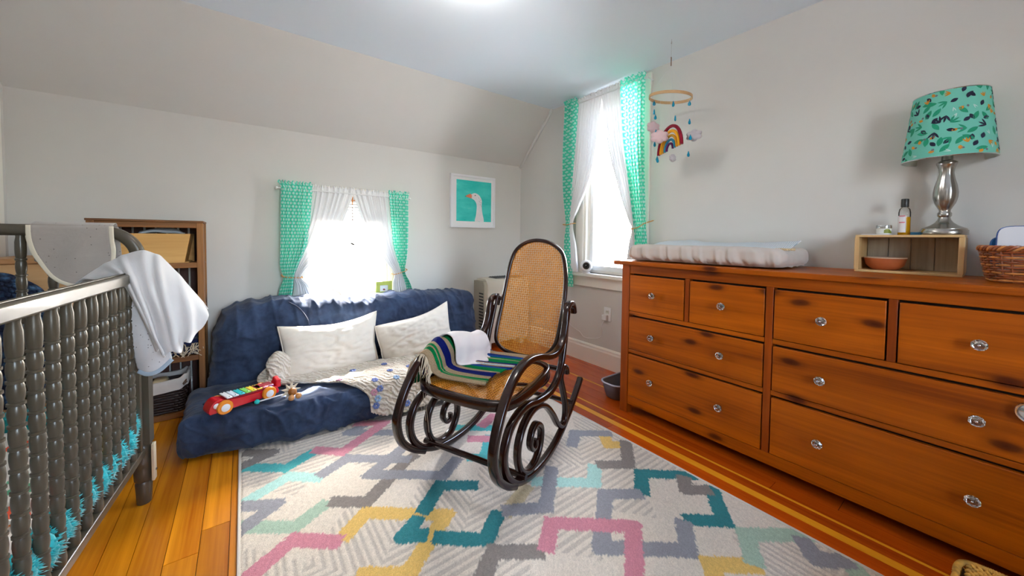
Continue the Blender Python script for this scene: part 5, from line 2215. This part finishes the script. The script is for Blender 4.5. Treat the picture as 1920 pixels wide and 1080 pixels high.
for k in range(12):
    b.box(-.11 + k * .03, -.103 + k * .03, -.07, .055, .692, .698)
b.build('grille_bar', mat('dark_grille', C(90, 92, 92), .5), top, smooth=False)
for x in (-.2, .2):
    b = MB()
    b.box(x - .02, x + .02, -.10, .08, 0, .062)
    b.build('foot', HEATC, t, bevel=.003)

# ------------------------------------------------------------------ outlet, cord, baby monitor
t = thing('wall_outlet', 'white wall outlet with a plugged-in adapter above the baseboard', 'outlet', (GX, 1.950, .46))
b = MB()
b.box(-.006, 0, -.036, .036, -.058, .058)
b.build('cover_plate', WHITEPL, t, bevel=.003)
b = MB()
for z in (.020,):
    b.box(-.0085, -.004, -.017, .017, z - .014, z + .014)
soc = b.build('socket', mat('cream_socket', C(222, 220, 212), .4), t, bevel=.002)
b = MB()
for y in (-.006, .006):
    b.box(-.0092, -.008, y - .0012, y + .0012, .018, .027)
b.build('slot', BLACKPL, soc, smooth=False)
b = MB()
b.box(-.036, -.006, -.013, .036, -.050, -.005)
b.build('adapter', WHITEPL, t, bevel=.005)
b = MB()
pts = [(GX - .03, 1.962, .413), (GX - .05, 1.975, .36), (GX - .02, 1.985, .29), (GX - .012, 2.03, .245), (GX - .010, 2.12, .22), (GX - .010, 2.20, .215), (GX - .010, 2.25, .25), (GX - .010, 2.33, .275), (GX - .010, 2.42, .33), (GX - .010, 2.47, .45), (GX - .010, 2.46, .62), (GX - .025, 2.40, .74), (GX - .065, 2.33, .795), (GX - .03, 2.25, .796), (GX - .02, 2.18, .797)]
b.tube(cr(pts, 6), .0022, 6)
tag(b.build('power_cord', WHITEPL), 'thin white power cord looping along the gable wall from the outlet', 'cord')
t = thing('baby_monitor', 'round white baby monitor camera with a black face on the tall window sill', 'monitor', (2.418, 2.165, .790))
vd = Vector((-.74, -.66, .10)).normalized()
Mv = vd.to_track_quat('Z', 'Y').to_matrix().to_4x4()
cc = Vector((0, 0, .062))
b = MB()
b.lathe([(.001, -.050), (.03, -.044), (.048, -.025), (.053, 0), (.050, .020), (.043, .032), (.036, .036), (.0305, .0335), (.029, .029), (.001, .028)], 32, cc, Mv)
b.build('body', WHITEPL, t, angle=0)
b = MB()
b.lathe([(.0305, .033), (.028, .0345), (.015, .033), (.001, .0325)], 28, cc, Mv)
face = b.build('face', BLACKPL, t, angle=0)
b = MB()
b.lathe([(.008, .0326), (.008, .0350), (.005, .036), (.001, .0365)], 16, cc, Mv)
b.build('lens', mat('dark_lens', C(8, 8, 12), .05), face)
b = MB()
b.lathe([(.034, 0), (.036, .003), (.034, .008), (.02, .012)], 28)
b.build('base', WHITEPL, t)

# grey plastic pan behind the dresser leg
b = MB()
pan = [(0, .0), (.0, .0)]


def pan_ring(k, z, r=.06):
    x0, x1, y0, y1 = 2.16 - .185 * k, 2.16 + .185 * k, 1.555 - .085 * k - .0, 1.555 + .085 * k
    pts = []
    for cx, cy, a0 in ((x1 - r, y1 - r, 0), (x0 + r, y1 - r, 90), (x0 + r, y0 + r, 180), (x1 - r, y0 + r, 270)):
        for q in range(5):
            a = math.radians(a0 + 22.5 * q)
            pts.append((cx + r * math.cos(a), cy + r * math.sin(a), z))
    return pts


PANM = mat('grey_plastic_pan', C(92, 92, 98), .4)
t = thing('plastic_pan', 'grey plastic pan on the floor behind the dresser leg', 'pan', (2.16, 1.555, 0))
b.loft([pan_ring(.80, .001), pan_ring(.84, .006), pan_ring(1.0, .108), pan_ring(1.0, .112), pan_ring(.965, .110), pan_ring(.80, .010), pan_ring(.1, .008, .005)])
for v in b.bm.verts:
    v.co -= Vector((2.16, 1.555, 0))
b.build('tub', PANM, t, angle=50)
b = MB()
b.tube([Vector(p) - Vector((2.16, 1.555, 0)) for p in pan_ring(1.005, .111)], .0055, 8, closed=True)
b.build('rim', mat('pale_pan_rim', C(176, 176, 184), .35), t)

# seagrass basket in the near corner
SEA = mat('seagrass', C(176, 126, 44), .75, vary=.45, vscale=40)
t = thing('seagrass_basket', 'lidded seagrass basket on the rug corner by the dresser', 'basket', (1.455, -.17, .013))
gx, gy, gz = .155, .215, .195
b = MB()
b.softbox((0, 0, gz / 2 - .006), (gx * 2 - .01, gy * 2 - .01, gz - .016), .010, (4, 4, 4))
b.build('inner_body', mat('dark_weave_shadow', C(84, 60, 30), .9), t)
bb = MB()
bb.ball((0, 0, 0), .012, 8, 6, (.62, 1.25, .55), Matrix.Rotation(.5, 4, 'Z'))
plait = None
rows = int(2 * gx / .0100) - 2
for i in range(rows):
    x = -gx + .014 + i * .0100
    b = MB()
    for j in range(int(2 * gy / .0125) - 2):
        y = -gy + .016 + j * .0125 + (.00625 if i % 2 else 0)
        b.ball((x, y, gz - .003), .0074, 6, 5, (.52, 1.05, .95), Matrix.Rotation(.55 if i % 2 else -.55, 4, 'Z'))
    b.build('plait', SEA, t, angle=0)
bb.bm.free()
for k in range(9):
    z = .012 + k * .0195
    b = MB()
    path = []
    for i in range(160):
        a = 2 * PI * i / 160
        c, s_ = math.cos(a), math.sin(a)
        path.append((gx * math.copysign(abs(c) ** .25, c), gy * math.copysign(abs(s_) ** .25, s_), z + .002 * math.sin(a * 60 + k * PI)))
    b.tube(path, [.0088 + .0016 * math.sin(i * 1.6 + k * 2) for i in range(160)], 6, closed=True)
    b.build('side_coil', SEA, t, angle=0)
b = MB()
b.tube([(gx * math.copysign(abs(math.cos(a)) ** .25, math.cos(a)), gy * math.copysign(abs(math.sin(a)) ** .25, math.sin(a)), gz) for a in [2 * PI * i / 600 for i in range(600)]], [.0058 + .0009 * (i % 3) for i in range(600)], 8, closed=True)
b.build('rim', SEA, t, angle=0)
# ------------------------------------------------------------------ striped throw and cloth on the chair arm
CHM = Matrix.Translation(Vector((0.996, 1.476, 0.0105))) @ Matrix.Rotation(math.atan2(-0.41257, -0.91093), 4, 'Z')


def chp(f, s, z):
    """chair coordinates to the room; s is positive on the dresser side, where the script builds y > 0"""
    return CHM @ Vector((f, s, z))


def arm_z(f):
    pts = [(-.286, .547), (-.213, .503), (-.109, .506), (.016, .540), (.120, .553), (.213, .536), (.290, .487)]
    for (a, za), (c, zc) in zip(pts[:-1], pts[1:]):
        if a <= f <= c:
            return za + (zc - za) * (f - a) / (c - a)
    return pts[0][1] if f < a else pts[-1][1]


STRIPES = [('tan', .075), ('green', .035), ('tan', .014), ('green', .035), ('tan', .075), ('navy', .12), ('tan', .06), ('green', .10), ('blue', .05), ('navy', .05), ('tan', .03), ('sky', .02), ('tan', .03), ('navy', .08), ('green', .08), ('tan', .04), ('green', .06), ('blue', .05), ('navy', .05), ('tan', .10)]
SC = {'tan': C(158, 136, 108), 'green': C(0, 112, 58), 'navy': C(10, 22, 92), 'blue': C(16, 62, 126), 'sky': C(176, 200, 214)}
m, n, l, bs = newmat('striped_serape_wool')
uvn = n.new('ShaderNodeUVMap')
sp = n.new('ShaderNodeSeparateXYZ')
l.new(uvn.outputs[0], sp.inputs[0])
tot = sum(w for _, w in STRIPES)
stops, acc = [], 0
for nm, w in STRIPES:
    stops.append((acc / tot, SC[nm]))
    acc += w
r = ramp(n, l, sp.outputs[0], stops)
r.color_ramp.interpolation = 'CONSTANT'
wv = noise_node(n, l, 260, 2, .6, pos_vec(n, l))
l.new(mixc(n, l, 1.0, r.outputs[0], ramp(n, l, wv.outputs[0], [(.3, (.7, .7, .7)), (.7, (1.1, 1.1, 1.1))]).outputs[0], 'MULTIPLY'), bs.inputs['Base Color'])
bs.inputs['Roughness'].default_value = .95
bs.inputs['Specular IOR Level'].default_value = .1
bump(n, l, bs, wv.outputs[0], .6, .006)
SERAPE = m
FS = -1.0                                     # the throw hangs over the far arm


def drape(f, k, lift=0.0):
    """cross-section over the far arm at station f; k 0..1 from the outer hem, over the arm, down to the seat"""
    az = arm_z(f) + .028 + lift
    pts = [Vector((-.315, .375)), Vector((-.300, .46)), Vector((-.282, az - .03)), Vector((-.246, az)), Vector((-.204, az - .012)), Vector((-.176, az - .058)), Vector((-.166, .462)), Vector((-.13, .438)), Vector((-.02, .436)), Vector((.085, .437))]
    p = crv(pts, k)
    return p


t = thing('striped_throw', 'blue, green and tan striped throw over the far arm and seat of the rocking chair', 'blanket', chp(0, -.2, .43))
O_ = chp(0, -.2, .43)


def throw_fn(u, v):
    f = .262 - .44 * u
    k = v
    if v > .70:                                  # seat part slants
        kk = (v - .70) / .30
        f = .262 - .44 * u - .05 * kk * (u < 2)
        k = .70 + (.30) * kk * (1.0 - .10 * math.sin(u * 6))
    p = drape(f, k)
    wob = .010 * math.sin(u * 17) * (1 - abs(v - .35))
    f2 = f + .006 * math.sin(v * 14 + u * 5)
    s = p.x + wob * (.3 if v > .7 else 1)
    z = p.y + abs(.006 * math.sin(u * 23 + v * 4)) + (.004 if v > .68 else 0)
    return chp(f2, s, z) - O_


b = MB()
b.grid(throw_fn, 70, 60, lambda u, v: (u, v))
b.build('cloth', SERAPE, t, angle=0, solid=.006)
b = MB()
rnd = random.Random(2)
FRING = mat('cream_fringe', C(206, 190, 166), .95)
for i in range(46):
    v = .08 + .56 * i / 45
    p = throw_fn(0, v) + O_
    q = p + (chp(1, 0, 0) - chp(0, 0, 0)) * rnd.uniform(.005, .02) + Vector((rnd.uniform(-.01, .01), rnd.uniform(-.01, .01), -.025))
    e = q + Vector((rnd.uniform(-.022, .012), rnd.uniform(-.02, .02), -rnd.uniform(.03, .075)))
    b.tube([x - O_ for x in cr([p, p.lerp(q, .5) + Vector((0, 0, .006)), q, e], 3)], [.0028, .0028, .0028, .0026, .0026, .0024, .0024, .002, .0018, .0012], 5)
for i in range(4):
    p = throw_fn(0, .30 + .06 * i) + O_
    b.tube([x - O_ for x in cr([p, p + Vector((-.01, -.01, -.05)), p + Vector((-.012, .004, -.16)), p + Vector((-.008 + .004 * i, .0, -.24 - .03 * i))], 4)], .0008, 4)
tag(b.build('fringe', FRING, t), kind='stuff')
t = thing('muslin_cloth', 'white cotton cloth laid over the striped throw on the chair arm', 'cloth', O_)
b = MB()


def wc_fn(u, v):
    # rounded lower corners
    half = .152 * (1 - max(0, (v - .72) / .28) ** 2.4 * .75)
    f = -.040 + (u - .5) * -2 * half
    k = .16 + .655 * v
    p = drape(max(-.28, min(.28, f)), k, .014)
    s = p.x + .022 * (1 if v > .45 else v / .45) + .006 * math.sin(u * 13 + v * 6)
    return chp(f, s, p.y + .009 + .004 * math.sin(u * 9 - v * 11)) - O_


b.grid(wc_fn, 36, 36)
b.build('cloth', fabric('white_cotton', C(226, 216, 214), vary=.03, wrinkle=.5, wscale=14), t, angle=0, solid=.005)

# ------------------------------------------------------------------ toys on the futon
RED = mat('glossy_red_plastic', C(200, 16, 34), .25, coat=.3)
ORNG = mat('orange_plastic', C(232, 140, 40), .3)
TOYW = mat('white_toy_plastic', C(236, 236, 238), .35)
t = thing('xylophone_car', 'red toy car with xylophone keys and orange wheels on the futon', 'toy', (-.005, 2.305, .222), math.atan2(.36, .93))
b = MB()
body = [(-.155, .018), (-.150, .050), (-.125, .072), (-.08, .062), (.0, .052), (.08, .052), (.125, .058), (.145, .045), (.150, .022), (.12, .014), (-.12, .012)]
bp = [(p.x, p.y) for p in cr([Vector(q) for q in body], 4, closed=True)]
b.prism(bp, 'Y', -.038, .038)
b.build('body', RED, t, bevel=.008, seg=3)
b = MB()
b.lathe([(.010, 0), (.013, .002), (.010, .005), (.001, .006)], 20, (-.128, -.039, .048), Matrix.Rotation(PI / 2, 4, 'X'))
b.build('eye', TOYW, t)
kc = [C(236, 236, 238), C(206, 216, 226), C(40, 190, 196), C(120, 200, 90), C(236, 220, 60), C(240, 200, 50), C(236, 160, 190), C(170, 120, 190)]
for k, c in enumerate(kc):
    b = MB()
    hw = .050 - .0022 * k
    x = -.088 + k * .0275
    b.box(x, x + .0235, -hw, hw, .070 - .0012 * k, .0755 - .0012 * k)
    key = b.build('key', mat('key_%s' % ('white', 'silver', 'aqua', 'green', 'lemon', 'yellow', 'pink', 'lilac')[k], c, .3), t, bevel=.004)
    b = MB()
    for sy in (-1, 1):
        b.ball((x + .012, sy * (hw - .010), .0762 - .0012 * k), .0035, 8, 4, (1, 1, .5))
    b.build('screw', STEEL, key)
b = MB()
b.box(-.085, .13, -.030, .030, .050, .0695)
b.build('key_bed', mat('dark_red_bed', C(150, 30, 44), .4), t, bevel=.003)
whl = None
for x in (-.098, .098):
    for s in (-1, 1):
        if whl is None:
            b = MB()
            b.lathe([(.018, -.010), (.030, -.010), (.0335, -.005), (.0335, .005), (.030, .010), (.018, .010)], 28, M=Matrix.Rotation(PI / 2, 4, 'X'))
            whl = b.build('wheel', ORNG, t, (x, s * .048, .0335), angle=50)
            b = MB()
            b.lathe([(.018, -.0102), (.0185, -.012), (.004, -.015), (.001, -.015)], 20, M=Matrix.Rotation(-PI / 2, 4, 'X'))
            b.lathe([(.018, -.0102), (.0185, -.012), (.004, -.015), (.001, -.015)], 20, M=Matrix.Rotation(PI / 2, 4, 'X'))
            hub = b.build('hub', TOYW, whl)
        else:
            w2 = again(whl, t, (x, s * .048, .0335))
            again(hub, w2)
b = MB()
star = [(.036 * (1 if k % 2 == 0 else .72) * math.cos(2 * PI * k / 10), .036 * (1 if k % 2 == 0 else .72) * math.sin(2 * PI * k / 10)) for k in range(10)]
b.prism(star, 'X', .142, .168)
for v in b.bm.verts:
    v.co.z += .062
b.build('star_handle', RED, t, bevel=.005)
t = thing('mallet', 'small white mallet with a turquoise ball head on the futon', 'toy', (.050, 2.262, .222), .35)
b = MB()
b.tube([(.008, 0, .011), (.14, 0, .006)], .0035, 8)
b.build('stick', TOYW, t)
b = MB()
b.ball((0, 0, .0125), .0125, 16, 10)
b.build('ball', mat('turquoise_rubber', C(40, 190, 186), .4), t)
t = thing('wooden_rattle', 'wooden ball rattle with a pointed cream cloth collar on the futon', 'toy', (.205, 2.235, .222), .3)
WB = wood('turned_maple', C(176, 120, 66), C(206, 150, 92), 'X', .4, 6, 14)
b = MB()
b.ball((0, 0, .036), .021, 18, 12)
b.build('head', wood('turned_walnut', C(150, 90, 34), C(186, 120, 54), 'X', .35, 6, 14), t)
for x in (-.017, .018):
    b = MB()
    b.ball((x, -.026, .0165), .0155, 16, 10)
    b.build('ball', WB, t)
b = MB()
for k in range(9):
    a = 2 * PI * k / 9
    a0, a1 = a - .33, a + .33
    b.mi = 0
    c = Vector((0, .016, .036))
    b.face([c, c + Vector((.026 * math.cos(a0), .010, .026 * math.sin(a0))), c + Vector((.050 * math.cos(a), .006, max(-.034, .050 * math.sin(a)))), c + Vector((.026 * math.cos(a1), .010, .026 * math.sin(a1)))])
b.build('collar', fabric('cream_muslin', C(222, 208, 184)), t, smooth=False, solid=.003)

# ------------------------------------------------------------------ bookcase
RW = wood('rustic_brown_pine', C(84, 48, 18), C(150, 98, 44), 'X', .6, 12, 7, knots=(9, C(60, 30, 16)))
RWZ = wood('rustic_brown_pine_upright', C(96, 56, 22), C(160, 108, 54), 'Z', .6, 12, 7, knots=(9, C(60, 30, 16)))
DARKW = wood('dark_back_boards', C(46, 20, 12), C(84, 38, 22), 'Z', .6, 12, 7)
SX0, SX1, SY0, SY1, SH = -.665, -.192, 2.885, 3.125, 1.176
t = thing('bookcase', 'rustic brown slatted wooden bookcase behind the crib', 'bookcase', ((SX0 + SX1) / 2, (SY0 + SY1) / 2, 0))
OS = Vector((-(SX0 + SX1) / 2, -(SY0 + SY1) / 2, 0))


def spart(nm, m, *bb):
    b = MB()
    b.box(*bb)
    for v in b.bm.verts:
        v.co += OS
    return b.build(nm, m, t, bevel=.0022)


for x0 in (SX0, SX1 - .030):
    for y0 in (SY0, SY1 - .030):
        spart('post', RWZ, x0, x0 + .030, y0, y0 + .030, 0, SH - .012)
spart('top_board', RW, SX0 - .004, SX1 + .002, SY0 - .004, SY1, SH - .012, SH)
spart('top_rail', RW, SX0 + .03, SX1 - .03, SY0, SY0 + .018, SH - .044, SH - .012)
for z in (.922, .650, .362, .030):
    spart('shelf', RW, SX0 + .004, SX1 - .004, SY0 + .018, SY1 - .012, z - .012, z)
    spart('shelf_rail', RW, SX0 + .03, SX1 - .03, SY0, SY0 + .018, z - .028, z + .004)
n_ = 8
for k in range(n_):
    x = SX0 + .034 + (SX1 - SX0 - .068) * (k + .5) / n_
    spart('back_slat', DARKW, x - .020, x + .020, SY1 - .012, SY1 - .004, .02, SH - .014)
for x0 in (SX0 + .006, SX1 - .016):
    for k in range(3):
        y = SY0 + .032 + k * .061
        spart('side_slat', RWZ, x0, x0 + .010, y + .002, y + .058, .02, SH - .014)
t = thing('storage_box', 'tan wooden storage box on the top shelf of the bookcase', 'box', (-.405, 3.0, .9225))
TANB = wood('tan_plywood', C(196, 146, 78), C(218, 172, 104), 'X', .6, 12, 8)
for nm, bb in (('front_board', (-.165, .155, -.105, -.095, 0, .175)), ('rear_board', (-.165, .155, .095, .105, 0, .175)), ('end_board', (-.165, -.155, -.095, .095, 0, .175)), ('end_board', (.145, .155, -.095, .095, 0, .175)), ('bottom_board', (-.155, .145, -.095, .095, 0, .008))):
    b = MB()
    b.box(*bb)
    if nm == 'front_board' or bb[0] > .1:
        for v in b.bm.verts:
            if v.co.x > .14:
                v.co.x -= .030 * (1 - v.co.z / .175)
    b.build(nm, TANB, t, bevel=.0015)
b = MB()
fb = patch([[(-.10, -.07, .170), (-.03, -.07, .188), (.04, -.07, .184), (.09, -.06, .172)], [(-.10, 0, .180), (-.03, 0, .206), (.04, 0, .200), (.09, .0, .178)], [(-.09, .07, .170), (-.03, .07, .186), (.04, .07, .184), (.08, .06, .172)]])
b.grid(lambda u, v: fb(u, v) + Vector((-.375, 3.0, .9225)) + Vector((0, 0, .004 * math.sin(9 * v + 5 * u))), 16, 20)
tag(b.build('rag', fabric('pale_blue_cotton', C(186, 196, 206)), None, angle=0, solid=.012), 'pale blue cloth heaped in the tan storage box', 'cloth')
b = MB()
b.ball((-.243, 2.925, .6505 + .026), .026, 16, 10, (1, 1, 1))
tag(b.build('pink_ball', mat('magenta_felt', C(206, 36, 96), .9)), 'small magenta ball on the second shelf of the bookcase', 'ball')
t = thing('fringed_blanket', 'navy folded blanket with cream fringe on the lower bookcase shelf', 'blanket', (-.30, 2.99, .3625))
b = MB()
NAVY = fabric('navy_wool', C(34, 40, 78), vary=.3, weave=300)
for k in range(3):
    b.softbox((0, .0 + .006 * k, .026 + .046 * k), (.17 - .01 * k, .16, .044), .020, (14, 12, 4), lambda p, nn: .004 * fbm(p, 22))
b.build('folds', NAVY, t, angle=0)
b = MB()
rnd = random.Random(9)
for i in range(70):
    x = rnd.uniform(-.085, .080)
    z = rnd.choice((.05, .07, .03))
    p = Vector((x, -.078, z))
    b.tube(cr([p, p + Vector((rnd.uniform(-.01, .02), -.020, -.004)), p + Vector((rnd.uniform(-.02, .03), -.028, -rnd.uniform(.02, .035)))], 3), .0022, 4)
tag(b.build('fringe', FRING, t), kind='stuff')
# lined wicker basket at the bottom
DWICK = mat('espresso_willow', C(48, 30, 26), .5, vary=.4, vscale=60, coat=.1)
t = thing('lined_basket', 'dark wicker basket with a white cloth liner on the bottom shelf', 'basket', (-.385, 2.995, .0305))


def bk_ring(k, z, dx=0, n_=40):
    return [Vector((dx + .105 * k * math.copysign(abs(math.cos(a)) ** .4, math.cos(a)), .098 * k * math.copysign(abs(math.sin(a)) ** .4, math.sin(a)), z)) for a in [2 * PI * i / n_ for i in range(n_)]]


for r_ in range(11):
    b = MB()
    z = .008 + r_ * .0155
    pth = bk_ring(.84 + .13 * r_ / 10, z, 0, 96)
    pth = [p * 1.0 + Vector((p.x, p.y, 0)).normalized() * .003 * (1 if (i // 3 + r_) % 2 else -1) for i, p in enumerate(pth)]
    b.tube(pth, .0068, 6, closed=True)
    b.build('withe', DWICK, t)
b = MB()
b.loft([bk_ring(.80, .004), bk_ring(.93, .175), bk_ring(.90, .172), bk_ring(.76, .012)], True)
b.build('inner_wall', DWICK, t, angle=0)
b = MB()
up_ = lambda p: Vector((0, 0, .030 * max(0, p.x / .105) ** 2))
rings = [bk_ring(1.06, .128), bk_ring(1.08, .165), bk_ring(1.06, .192), bk_ring(1.0, .198), bk_ring(.93, .19), bk_ring(.88, .12), bk_ring(.80, .03)]
b.loft([[p + up_(p) + Vector((0, 0, .004 * math.sin(i * 1.3))) for i, p in enumerate(r)] for r in rings], True, cap0=False, cap1=True)
b.build('liner', fabric('white_basket_liner', C(222, 214, 206)), t, angle=0)
b = MB()
b.tube(cr([(.088, -.105, .170), (.096, -.112, .185), (.104, -.106, .196), (.100, -.110, .178), (.092, -.112, .166), (.108, -.100, .182)], 5), .0024, 6)
b.build('bow', mat('brown_ribbon', C(110, 86, 66), .8), t)
b = MB()
b.softbox((-.405, 2.97, .185), (.07, .10, .09), .018, (6, 6, 6))
tag(b.build('soap_block', mat('cream_block', C(222, 200, 156), .6)), 'cream rounded block standing in the lined wicker basket', 'block')

# ------------------------------------------------------------------ chest and navy throw behind the crib
t = thing('wooden_chest', 'light wooden chest in the corner left of the bookcase', 'chest', (-.84, 2.95, 0))
CW_ = wood('light_oak_front', C(196, 150, 100), C(216, 176, 128), 'X', .5, 10, 6)
b = MB()
b.box(-.125, .150, -.17, .19, .03, .945)
b.build('body', CW_, t, bevel=.004)
b = MB()
b.box(-.130, .155, -.178, .195, .945, .972)
b.build('lid', wood('light_oak_lid', C(150, 104, 64), C(186, 140, 94), 'X', .5, 10, 6), t, bevel=.003)
for x in (-.12, .115):
    b = MB()
    b.box(x, x + .03, -.165, -.135, 0, .03)
    b.box(x, x + .03, .15, .18, 0, .03)
    b.build('foot', CW_, t, bevel=.002)
m, n, l, bs = newmat('navy_bobble_knit')
vo = n.new('ShaderNodeTexVoronoi')
vo.inputs['Scale'].default_value = 34
l.new(pos_vec(n, l), vo.inputs['Vector'])
l.new(ramp(n, l, vo.outputs['Distance'], [(.1, C(62, 98, 134)), (.6, C(14, 28, 56))]).outputs[0], bs.inputs['Base Color'])
bs.inputs['Roughness'].default_value = 1
bump(n, l, bs, math_node(n, l, 'MULTIPLY', vo.outputs['Distance'], -1), 1.0, .02)
NK = m
t = thing('bobble_throw', 'navy bobble-knit throw hanging down the front of the wooden chest', 'blanket', (-.84, 2.74, .5))
O_ = Vector((-.84, 2.74, .5))
fn_ = patch(rows_rel([
    [(-.975, 2.755, .905), (-.93, 2.75, .908), (-.88, 2.75, .900), (-.83, 2.75, .868), (-.785, 2.752, .825), (-.758, 2.756, .765)],
    [(-.978, 2.725, .870), (-.93, 2.712, .870), (-.88, 2.710, .860), (-.83, 2.712, .832), (-.782, 2.722, .795), (-.752, 2.742, .74)],
    [(-.978, 2.715, .72), (-.93, 2.695, .72), (-.88, 2.690, .715), (-.83, 2.695, .70), (-.780, 2.710, .69), (-.748, 2.735, .68)],
    [(-.978, 2.705, .52), (-.93, 2.680, .52), (-.88, 2.675, .515), (-.83, 2.680, .51), (-.785, 2.70, .505), (-.752, 2.732, .50)],
    [(-.978, 2.700, .30), (-.93, 2.670, .30), (-.88, 2.665, .295), (-.83, 2.675, .29), (-.790, 2.70, .29), (-.758, 2.732, .285)]]))


def bob(u, v):
    p = fn_(u, v)
    a, c = u * 22, v * 13
    return p + Vector((0, -.010, .0)) * abs(math.sin(a * PI)) * abs(math.sin((c + .5 * (int(a) % 2)) * PI))


b = MB()
b.grid(bob, 110, 90)
b.build('knit', NK, t, angle=0, solid=.010)
